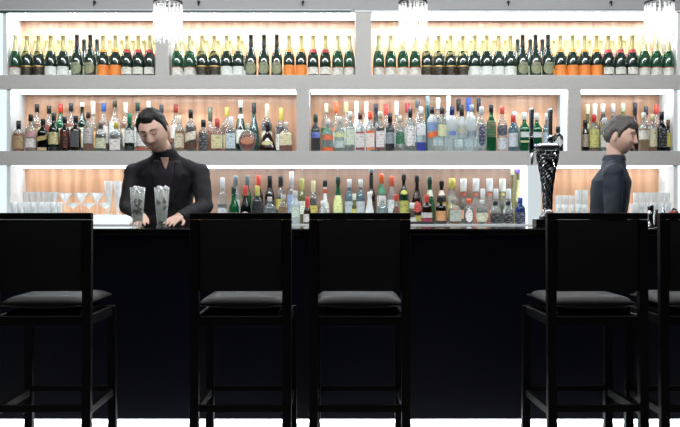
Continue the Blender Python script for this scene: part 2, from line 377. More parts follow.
def bottle(px, py, w, Y, zb, shape, g, liq, capc, capf, labs, label, cat='bottle', group=None, rn=.0135, capr=1.3, fill=None, base=None, name='bottle'):
    fill = fill or (.3 if liq == 'or' else .6)
    z0 = (zb if base is None else base) + .0006
    Ht = PZ(py, Y) - z0; rb = w / 2 * Y / F
    rn = min(rn, rb * .62)
    def R(a): return a * rb if a >= 0 else -a * rn
    prof = [(max(R(r[0]), 0), r[1] * Ht) + tuple(r[2:]) for r in SH[shape]]
    sy = .48 if shape in ('round',) else .6 if shape == 'tri' else min(1, .040 / rb)
    if shape in ('square', 'sqsquat'): sy = min(sy, .85)
    X = PX(px, Y)
    for zb_, zt_, bays_, st_, nm_ in BAYS:
        if abs(zb - zb_) < .01:
            for a_, b_ in bays_:
                if a_ - 3 < px < b_ + 3: X = min(max(X, PX(a_, YF) + rb + .004), PX(b_, YF) - rb - .009)
    t = thing(name, label, cat, (X, Y, z0), random.uniform(-.06, .06), group)
    assert label not in LABELS, label
    LABELS.add(label)
    if not 4 <= len(label.split()) <= 16: print('LABEL LEN', len(label.split()), label)
    # keep the neck round where the body is flattened
    def syn(p):
        V, Fc = lathe(p, 20 if shape not in ('square', 'sqsquat') else 28, 1)
        out = []
        for x, y, z in V:
            k = sy if z < .62 * Ht else sy + (1 - sy) * min(1, (z - .62 * Ht) / (.14 * Ht))
            out.append((x, y * k, z))
        return out, Fc
    part('glass_body', syn(prof), GL[g], t, True)
    if liq:
        lp = [(r[0] * .9, max(r[1], .004) if i == 1 else r[1] + (.004 if i == 0 else 0)) + tuple(r[2:]) for i, r in enumerate(prof) if r[1] < fill * Ht]
        lp.append((rat(prof, fill * Ht)[0] * .9, fill * Ht)); lp.append((0, fill * Ht))
        part('liquid', syn(lp), LIQ[liq], t, True)
    if capc:
        cr = rn * capr
        zc = Ht * capf
        cp = [(cr * .9, zc - .001), (cr, zc), (cr, Ht * .995), (cr * .85, Ht + .002), (0, Ht + .0022)]
        part('cap', lathe(cp, 16), mat(capc, .35, coat=.2), t, True)
    for l in labs:
        c, a, b = l[0], l[1], l[2]; kind = l[3] if len(l) > 3 else 'band'; sl = 0; A = 72
        if kind == 'slant': sl = .014; kind = 'band'
        if kind == 'neck': A = 88; kind = 'band'
        if kind in ('oval', 'diamond'): A = 48
        if shape in ('square', 'sqsquat'): A = 44 if kind == 'band' else 30
        nm = 'neck_label' if a > .6 else 'label'
        V, Fc = wrap(prof, a * Ht, b * Ht, A, sy, kind, .0016, sl, 10, 8)
        part(nm, (V, Fc), label_mat(c, l[4] if len(l) > 4 else '#403830'), t, True)
    return t
K = '#141416'; CR = '#ddd6bb'; WH = '#eceeea'; RD = '#c8372c'; OR = '#f0632c'; YL = '#d8cf5a'
GR1 = 'spirit bottles on the middle shelf'; GR2 = 'bottles on the back counter'
MF, MB = 6.55, 6.735
M2 = [
 # row, x, top, width, shape, glass, liquid, cap, capf, labels, label text
 ('F', 17.5, 121, 12, 'squat', 'clr', 'amb', K, .72, [('#b79a72', .08, .5)], 'short amber whiskey bottle, black cap, at the far left end of the middle shelf'),
 ('F', 30.8, 114.7, 11.5, 'std', 'clr', None, K, .82, [('#e9e6e2', .1, .34), ('#c9a09c', .38, .55)], 'clear bottle with frosted label and black cap, second in the middle shelf front row'),
 ('B', 37, 104.4, 11.5, 'square', 'clr', 'amb', K, .84, [('#c9b67c', .36, .5, 'slant')], 'tall square amber bottle with slanted gold label, behind the leftmost middle shelf bottles'),
 ('F', 43, 119, 11, 'square', 'blk', None, K, .84, [('#b9a56a', .33, .47, 'slant'), ('#c8b483', .02, .12)], 'square black bottle with slanted gold label, middle shelf, left end'),
 ('B', 49, 106, 10.5, 'std', 'clr', 'red', K, .84, [('#b8452f', .4, .56)], 'amber bottle with red upper label, behind the square black bottle'),
 ('F', 53.8, 113.3, 10.8, 'std', 'dgrn', None, '#1e2b26', .8, [('#cfc48e', .18, .5), (K, .02, .12)], 'green whiskey bottle with cream label, front row of the left middle shelf'),
 ('B', 60.6, 104, 11, 'std', 'grn', None, RD, .82, [(CR, .2, .5)], 'green bottle with bright red cap, back row of the left middle shelf'),
 ('F', 64.8, 116.8, 10.5, 'std', 'brn', None, K, .82, [('#1a1412', .1, .58, 'band', '#c24a30')], 'dark bottle with black and red label, just left of grey-labelled bottle'),
 ('B', 71, 103.4, 11, 'std', 'clr', 'amb', '#20262a', .84, [('#d9cdbd', .3, .52)], 'tall clear-shouldered bottle, dark cap, fifth in back row, left middle shelf'),
 ('F', 75.7, 116, 10.6, 'square', 'brn', None, K, .82, [('#565a5c', .12, .56)], 'dark square bottle with slate grey label, left middle shelf'),
 ('B', 82.2, 102.7, 10.4, 'std', 'dgrn', None, WH, .92, [('#dfe2c8', .1, .5)], 'green-necked bottle with white capsule tip, back row, left middle shelf'),
 ('F', 88.3, 112.6, 10.6, 'std', 'clr', 'amb', '#3a2622', .86, [('#b9b4b4', .2, .58)], 'amber bottle with silver grey label, tall front one on the left middle shelf'),
 ('B', 93.3, 101.7, 10.6, 'long', 'clr', 'gold', '#f2ecd4', .76, [('#e2b878', .1, .42)], 'golden bottle with tall ivory capsule, back row, left middle shelf'),
 ('F', 100.7, 123, 12, 'squat', 'clr', 'dk', '#564c42', .8, [('#d5d8b8', .1, .46)], 'squat bottle with pale green label, in front of the blue-capped one'),
 ('B', 103.7, 103.4, 11, 'std', 'clr', 'red', '#2f5fa8', .84, [('#d7d6d2', .2, .55)], 'amber bottle with bright blue cap, back row, left middle shelf'),
 ('B', 114.8, 101, 12, 'std', 'clr', None, '#4c4a30', .88, [('#e6e8e4', .15, .6)], 'tall clear bottle with white label and olive cap, left of the bartender'),
 ('F', 116.3, 122.4, 12.6, 'sqsquat', 'clr', 'dk', '#b9a23c', .78, [('#efeee6', .04, .42)], 'squat amber bottle with yellow cap and wide white label, left of bartender'),
 ('B', 125.7, 103, 10.4, 'std', 'clr', 'amb', '#f0ece0', .8, [('#e8dfc8', .12, .48)], 'amber bottle with white capsule, behind the green-necked one beside the bartender'),
 ('F', 129.6, 113.8, 10.4, 'std', 'dgrn', None, '#1f7a58', .74, [('#e2e6e2', .22, .56), ('#24302c', .02, .14)], 'green-necked bottle with large white label, front, beside the bartender'),
 ('B', 137.6, 102.8, 10.4, 'std', 'clr', 'gold', '#1c3c34', .84, [('#e6e4da', .12, .5)], 'bottle with black-green cap showing behind the bartender hair, left side'),
 ('F', 141.4, 115, 10.6, 'std', 'clr', 'clr', K, .84, [('#e8e8e4', .14, .5), ('#a8583e', .03, .12)], 'white-labelled bottle half hidden by the bartender face, left side'),
 ('B', 148.6, 101.6, 10.4, 'std', 'clr', 'gold', '#dcd8cc', .84, [('#e8e4d8', .1, .5)], 'bottle whose white cap rises just above the bartender hair'),
 ('B', 161.5, 105, 10.4, 'std', 'clr', 'amb', '#3a3e42', .84, [('#e0d8c8', .1, .5)], 'bottle with grey cap behind the right side of the bartender head'),
 ('B', 175.8, 104.8, 11, 'std', 'clr', 'amb', '#8e2f2c', .84, [('#e6e2da', .3, .58)], 'amber bottle with dark red cap, just right of the bartender head'),
 ('F', 179.4, 116, 10.2, 'std', 'clr', 'gold', '#e4ddc8', .8, [('#dcd2b4', .1, .5)], 'gold-necked bottle with cream label, front, right of the bartender head'),
 ('B', 190, 117.5, 17.5, 'round', 'clr', 'red', '#e6c8b0', .84, [], 'round flat copper coloured flask behind the slanted-label bottle'),
 ('F', 190.8, 109.8, 11.8, 'std', 'clr', 'dk', K, .8, [('#e6dec6', .26, .46, 'slant'), ('#5a3826', .06, .2)], 'dark whiskey bottle with slanted white label, above the bartender shoulder'),
 ('F', 203.4, 120, 10.4, 'square', 'clr', 'dk', K, .78, [('#22262a', .08, .56, 'band', '#c8c8c8')], 'square dark bottle with black label, between slanted-label and red wax bottles'),
 ('B', 210.3, 107.6, 11.5, 'long', 'clr', 'amb', '#5c6a5c', .7, [], 'long-necked amber bottle with grey-green cap, behind the square dark bottle'),
 ('F', 217.3, 118.6, 13, 'sqsquat', 'clr', 'red', '#b03a38', .66, [('#ded6a4', .08, .5)], 'square bottle with long red wax neck and cream label'),
 ('B', 226.8, 107.6, 12, 'std', 'clr', 'amb', '#c9b85a', .8, [('#d8c890', .1, .4)], 'amber bottle with yellow foil cap, behind the pale blue label bottle'),
 ('F', 230.9, 117, 11.4, 'square', 'clr', 'dk', '#dfe2e4', .76, [('#c8dce2', .08, .52)], 'square dark bottle with pale blue label and silver cap'),
 ('B', 240.6, 100.6, 12, 'slope', 'dgrn', None, '#eef0ea', .87, [('#e6e8dc', .18, .44), ('#f0f0ea', .66, .74, 'neck')], 'tallest white-capped bottle at the right of the left middle bay'),
 ('F', 247.3, 123.8, 19, 'round', 'clr', 'red', '#c9c4a8', .84, [('#c88a6a', .24, .52, 'oval')], 'round amber flask with circular medallion, left middle bay'),
 ('B', 254, 103, 10.8, 'slope', 'teal', None, '#2c3438', .8, [('#2f5f58', .25, .4, 'oval')], 'sloping teal green bottle with dark cap, behind the round flask'),
 ('B', 266.9, 104, 11.5, 'std', 'clr', 'dk', '#e0d8b8', .72, [('#e6dfc8', .12, .44)], 'bottle with tall pale gold capsule, behind the black triangular decanter'),
 ('F', 267.5, 121.7, 19, 'tri', 'brn', None, '#1c1a1c', .72, [('#d2cd9a', .2, .36, 'oval')], 'black bell-shaped decanter with oval gold label'),
 ('B', 281, 108.4, 11.5, 'std', 'clr', 'dk', '#d8c860', .72, [('#e2e4dc', .06, .42)], 'bottle with yellow capsule at the right end, left middle bay'),
 ('F', 286, 122.4, 14, 'sqsquat', 'clr', 'red', '#c9c0b4', .8, [('#e4dcb4', .2, .66)], 'rounded amber bottle with upright cream label, right end of left middle bay'),
 # middle bay
 ('F', 315.6, 114.7, 9.8, 'std', 'gry', None, '#1f3a30', .8, [('#3a58b0', .36, .52, 'band', '#dfe8f8')], 'clear grey bottle with blue label band, leftmost in the middle bay'),
 ('B', 326.2, 103.7, 11, 'std', 'clr', None, '#e8e4c4', .82, [('#2f9268', .3, .5)], 'clear bottle with cream cap and green label, middle bay left end'),
 ('F', 327.8, 120, 11.4, 'std', 'pale', None, '#d8dcd8', .86, [('#ef7a52', .36, .52), ('#f2703a', .01, .12, 'neck')], 'clear bottle with orange label and orange base band'),
 ('B', 336.3, 102.3, 10.4, 'std', 'clr', None, '#f47a48', .78, [('#f0a284', .42, .5), ('#e0e8e0', .12, .4)], 'clear bottle with orange cap, back row, left of the middle bay'),
 ('F', 339.5, 117, 11, 'std', 'pale', None, '#dde3e0', .86, [('#dfe6b0', .4, .54), ('#c8d8d4', .1, .3)], 'pale bottle with soft yellow-green label, second pair of the middle bay'),
 ('B', 346, 102.3, 10, 'std', 'clr', None, '#dbe0a4', .8, [('#e2e8dc', .15, .5)], 'clear bottle with pale lime cap, back row of the middle bay'),
 ('F', 350.2, 112, 9.6, 'square', 'pale', None, '#e8ecea', .88, [('#d4e0c8', .16, .55, 'band', '#6f8a70')], 'pale bottle with green sprig label, left of the red-banded one'),
 ('B', 356.5, 101.5, 9.6, 'long', 'milk', None, '#f6f6f2', .74, [], 'opaque white bottle with white cap, back row, middle bay'),
 ('F', 360.2, 113, 9.8, 'square', 'clr', None, '#4a2624', .84, [('#e4e2e0', .1, .46, 'band', '#7a3030'), ('#b03c34', .46, .5), ('#8a2c2c', .04, .09)], 'clear bottle with brown cap and dark red label bands'),
 ('B', 366.3, 102, 9.6, 'long', 'milk', None, '#eef0ec', .76, [('#d8dcd8', .2, .45)], 'second opaque white bottle, right of the first, back row middle bay'),
 ('F', 370.2, 112.1, 9.8, 'square', 'clr', None, '#f0603c', .82, [('#e8e2dc', .1, .46, 'band', '#f0683a'), ('#f0683a', .46, .52), ('#f08050', .04, .09)], 'clear bottle with orange cap and orange label bands'),
 ('B', 376, 103.9, 9.6, 'slope', 'gry', None, '#2f3648', .84, [('#222a33', .62, .72, 'neck')], 'grey bottle with blue-black cap and dark neck, behind the orange-banded bottle'),
 ('F', 380.2, 111.6, 9.8, 'square', 'clr', None, '#c8ccb8', .86, [('#3a3436', .52, .58), ('#e6e4e2', .1, .5, 'band', '#8a4a4a'), ('#7a2c34', .05, .09)], 'clear bottle with dark shoulder band and white label'),
 ('B', 386.2, 104.6, 9.8, 'std', 'clr', None, '#e05050', .78, [('#e8e8e6', .2, .5)], 'clear bottle with coral red cap, back row, centre of the middle bay'),
 ('F', 390, 113.7, 9.6, 'std', 'gry', None, '#1e2022', .76, [('#9aa4a8', .2, .5, 'band', '#30383c')], 'steel grey bottle with black cap, right of the dark-shouldered bottle'),
 ('B', 396.6, 102, 9.8, 'long', 'clr', None, '#f2f4f0', .74, [('#e2e6e4', .12, .4)], 'clear bottle with tall white cap, behind the green block label'),
 ('F', 400, 116, 9.8, 'std', 'clr', None, '#d5dcc4', .84, [('#2c6a4c', .2, .54, 'band', '#9ac0a8')], 'clear bottle with dark green block label, middle bay'),
 ('B', 407.6, 103.7, 9.4, 'std', 'clr', None, '#b8384c', .82, [('#e4e6e6', .2, .5)], 'clear bottle with crimson cap, behind the tall white-labelled bottle'),
 ('F', 410.2, 108.8, 10, 'std', 'pale', None, '#2a2c30', .8, [('#e8eae8', .12, .6, 'band', '#6a3a3a')], 'tall pale bottle with dark cap and long white label'),
 ('B', 417.8, 100.4, 10, 'std', 'clr', None, '#6a747a', .86, [('#d4dce0', .2, .5)], 'clear bottle with slate grey cap, behind the blue-based bottle'),
 ('F', 420.9, 107, 10.4, 'square', 'clr', None, '#e2e6e8', .84, [('#e8eaec', .36, .62, 'band', '#222222'), ('#2434a0', .01, .2, 'neck')], 'clear bottle with black dot and deep blue base, middle bay'),
 ('B', 427.6, 96.2, 9, 'cone', 'teal', None, '#9fb0b4', .84, [], 'tallest teal grey bottle reaching the light strip, middle bay'),
 ('B', 438, 98, 10.4, 'long', 'clr', None, '#e8ecec', .8, [('#3a3c50', .56, .64, 'neck'), ('#d8e0e2', .12, .4)], 'clear bottle with white bulb top and black neck band'),
 ('B', 448.4, 96, 9.8, 'cone', 'frost', None, '#eef3f4', .72, [], 'pale frosted bottle with long white neck, between bulb top and black-capped ones'),
 ('B', 458.5, 99, 9.6, 'long', 'clr', None, '#1d2226', .78, [('#dfe6e6', .1, .4)], 'clear bottle with black cap, back row, right half of middle bay'),
 ('B', 468.5, 98, 9.8, 'long', 'frost', None, '#2a5bd0', .76, [('#c8d4dc', .1, .4)], 'frosted bottle with bright blue cap, back row, middle bay'),
 ('B', 478.7, 98.4, 9.6, 'long', 'pale', None, '#2c3236', .76, [('#d6dee0', .1, .4)], 'clear bottle with charcoal cap, back row beside the blue-capped bottle'),
 ('R', 432.2, 107, 11, 'std', 'frost', None, '#26262a', .78, [('#7f9cc8', .24, .5), ('#f07840', .03, .2, 'slant')], 'frosted bottle with orange and blue picture on a clear riser'),
 ('R', 442, 107.5, 9.6, 'std', 'pale', None, '#3a2c34', .78, [('#dce0b8', .06, .44, 'band', '#a8b020')], 'pale bottle with yellow spot label on the clear riser'),
 ('R', 452, 107, 10.4, 'std', 'frost', None, '#1e2a6a', .74, [('#6f8ac8', .08, .24, 'oval')], 'frosted bottle with navy cap on the clear riser'),
 ('R', 461.8, 105, 10, 'slope', 'frost', None, '#2b2622', .58, [('#b8bcaa', .14, .4)], 'frosted bottle with long dark brown neck on the clear riser'),
 ('R', 471.6, 105, 9.8, 'std', 'frost', None, '#8fa0ac', .8, [('#8a98a4', .08, .22)], 'frosted bottle with grey cap, rightmost on the clear riser'),
 ('F', 481.4, 107, 9.4, 'square', 'clr', None, '#c4ccd0', .84, [('#2c3450', .12, .6, 'oval', '#c8d0e0')], 'clear bottle with dark blue spots, just left of the emerald bottle'),
 ('F', 491.2, 104.8, 10.2, 'square', 'grn', 'grn', '#24282a', .84, [('#1c6844', .3, .66, 'band', '#d06050')], 'emerald green bottle with dark cap, right half of the middle bay'),
 ('F', 502.2, 106.7, 10.8, 'std', 'clr', None, '#e05a50', .84, [('#3c4048', .34, .58, 'shield', '#c0c4c8'), ('#d8dee2', .04, .3)], 'clear bottle with coral cap and black badge label'),
 ('B', 514.4, 112, 10, 'std', 'sky', None, '#a8ccda', .82, [], 'small pale blue bottle behind the red-capped one near the beer tap'),
 ('F', 513, 115, 10.4, 'std', 'sky', None, '#d0483c', .8, [('#c8dce4', .12, .5, 'band', '#d06060')], 'pale blue bottle with red cap, left of the beer tap'),
 ('F', 524.3, 112.8, 10.8, 'square', 'grn', 'grn', '#dde6e4', .82, [('#dfe8e4', .36, .5), ('#c7cf9a', .22, .28)], 'green bottle with white label, touching the left beer tap handle'),
 ('F', 536.6, 113.4, 10.6, 'square', 'grn', 'grn', '#e2e8e4', .82, [('#dce8ec', .36, .5), ('#4a8ac0', .04, .2)], 'green bottle with blue lower label, between the two beer tap handles'),
 ('F', 547.2, 113.4, 9.8, 'std', 'sky', None, '#dfe6ea', .84, [('#c0d8ea', .1, .5)], 'clear pale blue bottle behind the right beer tap handle'),
 ('F', 558, 127, 12, 'squat', 'blk', None, '#1c1d20', .8, [('#d8dcda', .12, .6, 'diamond')], 'short black bottle with diamond-shaped white label at the lit shelf end'),
 # right bay
 ('F', 585.3, 120.4, 6.8, 'std', 'blk', None, K, .8, [('#b7a894', .14, .55)], 'slim black bottle with tan label at the left end, right bay'),
 ('B', 587.6, 104.5, 7.5, 'long', 'ygr', None, '#e8e8c0', .8, [], 'slim yellowish bottle, back row, left end of the right bay'),
 ('B', 594.8, 104, 7.4, 'std', 'ygr', None, '#f2f4f2', .74, [('#cfd49a', .1, .5)], 'yellow-green bottle with white cap, behind the red-capped one, right bay'),
 ('F', 594, 115, 10.4, 'std', 'clr', 'red', RD, .8, [('#d0cf7c', .1, .6)], 'amber bottle with red cap and yellow label, right bay'),
 ('B', 603, 104, 9.4, 'std', 'clr', 'gold', '#e8ecee', .84, [('#2a343a', .66, .8, 'neck')], 'bottle with white cap and dark neck, back row, right bay'),
 ('F', 604.6, 118, 10.2, 'std', 'pale', 'clr', '#c4cac8', .84, [('#dcdcd2', .12, .5)], 'pale bottle just left of the walking man head'),
 ('B', 613.3, 104, 9.8, 'std', 'clr', 'gold', '#c8ccd0', .84, [('#2a343a', .66, .76, 'neck')], 'silver-capped bottle rising above the walking man hair, left side'),
 ('B', 623.2, 103.7, 9.8, 'std', 'ygr', None, '#c2ccb0', .84, [], 'greenish bottle rising above the walking man hair, right side'),
 ('B', 635, 103, 9.6, 'long', 'brn', None, '#22262c', .78, [], 'dark long-necked bottle just right of the walking man hair'),
 ('B', 646, 106.5, 10, 'std', 'clr', 'amb', '#2c3646', .82, [('#e0e0da', .3, .56)], 'clear amber bottle with blue-black cap, back row, right bay'),
 ('F', 643.6, 112.9, 10.8, 'std', 'clr', 'gold', '#d0d0c0', .86, [('#e4e0d4', .3, .54)], 'golden bottle with white label, right of the walking man'),
 ('B', 656.4, 105, 9.6, 'std', 'clr', 'red', '#d8463c', .82, [('#e2d8cc', .15, .5)], 'bottle with bright red cap, back row, right bay'),
 ('F', 652.9, 115, 9, 'std', 'clr', 'amb', '#d0c8a8', .86, [('#d8d4b0', .12, .6)], 'light amber bottle with cream label, left of the black-labelled bottle'),
 ('F', 661.6, 112, 9.2, 'square', 'blk', None, K, .8, [('#1c1c20', .1, .6, 'band', '#a8a8ac')], 'black bottle with grey printed label near the right shelf end'),
 ('F', 668.2, 120, 5, 'squat', 'brn', None, '#7a5a3a', .8, [('#c8c058', .14, .6)], 'dark bottle with yellow-green label at the far right shelf end')]
riser_base = PZ(138.6, 6.55)
for r, px, py, w, shp, g, lq, cc, cf, labs, txt in M2:
    Y = {'F': MF, 'B': MB, 'R': MF}[r]
    bottle(px, py, w * .93, Y, z151, shp, g, lq, cc, cf, labs, txt, group=GR1, base=(riser_base if r == 'R' else None))
RISM = glass('#f2fafa', .15, .05, .4, 0, .9)
ri = thing('display_riser', 'low clear acrylic riser carrying five frosted bottles on the middle shelf', 'riser', (PX(452, MF), MF, z151))
part('top_plate', bx(-.19, .19, -.045, .045, riser_base - z151 - .007, riser_base - z151 - .0005), RISM, ri)
for k in range(6): part('support', bx(-.19 + k * .0752, -.186 + k * .0752, -.045, .045, .0003, riser_base - z151 - .0075), RISM, ri)
part('front_plate', bx(-.1895, .1895, -.049, -.0455, .0003, riser_base - z151 - .0075), glass('#f2fafa', .2, .05, .3, 0, .9), ri)
# ------------------------------------------------------------------ lower row
LF, LM, LB = 6.42, 6.565, 6.72
L3 = [
 ('F', 222.5, 178, 9.6, 'std', 'clr', None, '#e4e8ea', .78, [('#d6dee4', .08, .34), ('#5a6a78', .36, .42)], 'clear bottle with white cap, leftmost beside the bartender arm'),
 ('B', 235.5, 176, 10, 'std', 'pale', None, '#7c8c90', .8, [('#cfdcd8', .2, .5)], 'pale bottle with silver cap, behind the first green bottle'),
 ('F', 233.8, 186.8, 11.6, 'slope', 'grn', 'grn', '#1d3a30', .8, [('#c8d0b8', .12, .3, 'band', '#c03030')], 'bright green bottle with dark cap, second from the left'),
 ('B', 247, 176, 10, 'std', 'grn', None, '#6f8288', .8, [('#2a6a50', .1, .4)], 'green bottle with silver cap, behind the red-capped black bottle'),
 ('F', 245.6, 185.8, 11.4, 'slope', 'blk', None, '#d04a40', .74, [('#c8c0b8', .16, .32, 'oval', '#c03030')], 'black bottle with red cap, third from the left, front row'),
 ('B', 258.4, 176, 10, 'std', 'brn', None, '#ef5a44', .74, [('#2a2a30', .1, .45)], 'dark bottle with orange-red capsule, back row left part'),
 ('F', 257.2, 186, 11, 'std', 'gry', 'dk', '#cfc66a', .74, [('#dedbd0', .1, .28, 'band', '#20201c'), ('#2a2a28', .3, .36)], 'grey bottle with yellow capsule, front row left part'),
 ('B', 269.8, 175.7, 10.4, 'squat', 'blk', None, '#181a1e', .7, [('#3a4048', .3, .5)], 'black bottle with slim black top, back row left part'),
 ('F', 269.7, 197, 12.6, 'squat', 'pale', 'clr', '#c9bcb8', .84, [('#b08880', .22, .4, 'oval')], 'squat pinkish clear bottle left of the yellow-labelled ones'),
 ('B', 280.5, 176.5, 10, 'std', 'clr', 'dk', '#20242a', .78, [('#cfc468', .3, .52)], 'dark amber bottle with yellow label and black cap, back row'),
 ('F', 283.2, 195, 10.4, 'squat', 'clr', 'gold', '#b8bcae', .82, [('#dcc254', .04, .32)], 'small clear bottle with bold yellow label, front row'),
 ('B', 291.6, 172, 9.6, 'std', 'clr', None, '#eef0ee', .72, [('#8aa0c4', .2, .56, 'band', '#e0e8f0')], 'tall clear bottle with white cap and blue-silver label'),
 ('F', 295.2, 191, 10.6, 'std', 'frost', None, '#c8d0c8', .84, [('#cfdcd0', .2, .5, 'band', '#4a7a58')], 'frosted bottle with green sprig, seen between two stool backs'),
 ('B', 302, 179, 8.8, 'std', 'ygr', 'yel', '#cfd070', .76, [('#e8ead8', .2, .5)], 'slim bottle with yellow-green cap, back row above the stool gap'),
 ('F', 307.4, 197, 8.6, 'slope', 'brn', None, '#c04238', .55, [('#e2e0da', .06, .36)], 'small dark bottle with red neck, seen between two stool backs'),
 ('B', 313.2, 181, 9.8, 'std', 'clr', 'dk', '#dcd6a8', .74, [('#cdbf62', .1, .42)], 'brown bottle with cream capsule and yellow label, above third stool'),
 ('F', 323, 201, 9, 'squat', 'clr', None, '#e6eaea', .8, [], 'small clear bottle mostly hidden by the third stool back'),
 ('B', 325, 180.5, 9.6, 'bell', 'milk', None, '#1f2124', .85, [('#e4e4de', .1, .56, 'band', '#5a5a5a'), ('#c84a30', .70, .80, 'neck')], 'white bottle with black cap and red collar'),
 ('B', 338, 177, 10.2, 'slope', 'grn', 'grn', '#23473a', .84, [('#dfe6a0', .22, .6, 'band', '#4a8a50'),], 'tall emerald bottle with yellow label above the third stool'),
 ('B', 349.4, 179.5, 9.8, 'squat', 'sky', None, '#f2f4f4', .82, [('#b8c8cc', .1, .5, 'band', '#5a7078')], 'pale blue clear bottle with white cap, left of its twin'),
 ('F', 354.2, 194, 5, 'std', 'ygr', 'yel', '#e8e8d8', .8, [('#d6d46a', .2, .5)], 'slim small yellow-labelled bottle between the two pale blue twins'),
 ('B', 360.6, 179.5, 9.8, 'squat', 'sky', None, '#f0f2f2', .82, [('#b4c6cc', .1, .5, 'band', '#c89060')], 'pale blue clear bottle with white cap, right of its twin'),
 ('B', 371.3, 169, 9.2, 'long', 'brn', None, '#6a747a', .92, [('#1c1a1a', .68, .88, 'neck'), ('#4a3430', .15, .4)], 'tallest brown bottle with thin black neck, above the third stool'),
 ('F', 369.6, 192, 10.6, 'cone', 'milk', None, '#f0f0ec', .84, [], 'milk white cone-shaped bottle above the third stool'),
 ('B', 381.6, 174, 9.8, 'std', 'clr', None, OR, .82, [('#3f8a64', .6, .78, 'neck'), ('#eceee8', .1, .56, 'band', '#1c1c1c')], 'white-labelled bottle with green shoulder and orange-red cap'),
 ('F', 382.2, 197, 12.4, 'squat', 'pale', 'clr', '#d8d8d2', .84, [('#c0b4b0', .12, .4, 'oval', '#6a5050')], 'squat round clear bottle with pinkish oval label'),
 ('B', 392, 176.4, 9.8, 'std', 'clr', None, '#f06a48', .8, [('#d8e0e0', .2, .5)], 'clear bottle with orange-red cap, back row beside green-shouldered bottle'),
 ('F', 396.2, 194.7, 12, 'tri', 'clr', 'red', '#c84030', .8, [('#8a4a30', .1, .3, 'oval')], 'small amber triangular flask with red cap'),
 ('B', 403.8, 174.4, 10.6, 'std', 'dgrn', None, '#23262a', .88, [('#c8c25a', .58, .68, 'oval'), ('#b4b860', .04, .46)], 'dark bottle with lime yellow label, above the third stool right corner'),
 ('F', 412, 203, 9.4, 'tri', 'clr', 'dk', '#e8ecec', .74, [('#d8dcd4', .1, .3)], 'small bottle with white cap just right of the third stool'),
 ('B', 417, 175.6, 12, 'slope', 'brn', None, '#2c2c30', .86, [('#c23a34', .22, .46, 'oval', '#e0c0b0'), ('#b0a858', .04, .16)], 'dark sloping bottle with round red emblem'),
 ('F', 426.8, 194.7, 11.6, 'std', 'brn', None, '#c4403a', .66, [('#e0d8d0', .2, .38), ('#b04060', .08, .18)], 'dark bottle with wide red cap, above the black bar mat'),
 ('B', 429.8, 177, 10.8, 'slope', 'grn', 'grn', '#1c4a3a', .84, [('#d4dcc8', .58, .72, 'neck')], 'green tapered bottle behind the wide red-capped bottle'),
 ('F', 441, 196, 11.4, 'std', 'blk', None, '#1a1a1c', .74, [('#dca070', .1, .46, 'band', '#4a7a5a')], 'black cream-liqueur bottle with orange and green label'),
 ('B', 441.6, 181, 10, 'std', 'brn', 'yel', '#22201e', .88, [('#e8d8c8', .66, .78, 'neck'), ('#c2ac44', .1, .5)], 'dark bottle with pink-cream collar and yellow-brown label, back row'),
 ('B', 452, 178.7, 10.2, 'squat', 'clr', 'crm', '#e2d46c', .78, [('#ded890', .12, .42)], 'cream-yellow bottle with wide gold cap'),
 ('F', 454.6, 199, 13.2, 'sqsquat', 'clr', 'amb', '#8c8c86', .84, [('#b4bcb0', .1, .56)], 'square decanter bottle with wide grey stopper'),
 ('B', 463.4, 179, 9.6, 'bell', 'clr', 'dk', '#f4f4f2', .72, [('#d86050', .62, .70, 'neck'), ('#e8b090', .1, .3)], 'first of the tall white-capped syrup bottles, beside the gold cap'),
 ('F', 468.6, 199, 10, 'squat', 'clr', 'dk', '#ee6838', .82, [('#eef0ec', .05, .6, 'oval')], 'small bottle with orange cap and tall white label'),
 ('B', 476, 179, 9.6, 'bell', 'clr', 'or', '#f4f4f2', .72, [('#e08070', .62, .69, 'neck')], 'second tall white-capped syrup bottle with orange contents'),
 ('M', 482.9, 189, 6.6, 'std', 'clr', None, '#e8ecee', .72, [], 'slim bottle with silvery white cap behind the cream-label round bottle'),
 ('B', 489.6, 179, 9.4, 'bell', 'clr', 'or', '#f4f4f2', .72, [('#e08070', .62, .69, 'neck')], 'third tall white-capped syrup bottle, with red-orange contents'),
 ('F', 482, 200, 13.6, 'round', 'clr', 'clr', '#d8dcdc', .84, [('#d8dcc0', .08, .46)], 'round clear bottle with cream lower label, left of the black-labelled pair'),
 ('M', 496, 189, 6.6, 'std', 'clr', None, '#e4e8ea', .72, [], 'slim bottle with silvery white cap behind left black-labelled bottle'),
 ('F', 495.6, 201, 11.4, 'squat', 'clr', None, '#222426', .8, [('#16171a', .03, .46, 'neck', '#b8b8b8')], 'clear-shouldered bottle with black label, left of the pair'),
 ('B', 502.6, 179, 9.4, 'bell', 'clr', 'yel', '#f0f2e8', .72, [('#cfcf80', .62, .69, 'neck')], 'fourth tall white-capped syrup bottle, with yellow contents'),
 ('M', 508.6, 189, 6.6, 'std', 'clr', None, '#e8ecee', .72, [], 'slim bottle with silvery white cap behind right black-labelled bottle'),
 ('F', 508.2, 201, 11.2, 'squat', 'clr', None, '#222426', .8, [('#16171a', .03, .46, 'neck', '#c8ccd0')], 'clear-shouldered bottle with black label, right of the pair'),
 ('B', 512.5, 169.5, 4.2, 'slope', 'lime', None, '#e8ecc8', .9, [], 'thin tall lime bottle left of the purple-capped one'),
 ('B', 519, 169.6, 6.2, 'slope', 'lime', None, '#8a6ac8', .93, [('#d8dc9a', .4, .8)], 'thin tall lime yellow bottle with purple cap at the right end'),
 ('F', 520.4, 197.7, 11, 'squat', 'blue', None, '#2c3c98', .74, [('#1a2036', .03, .44, 'neck', '#c8ccd8')], 'blue bottle with navy label at the right end of the back counter')]
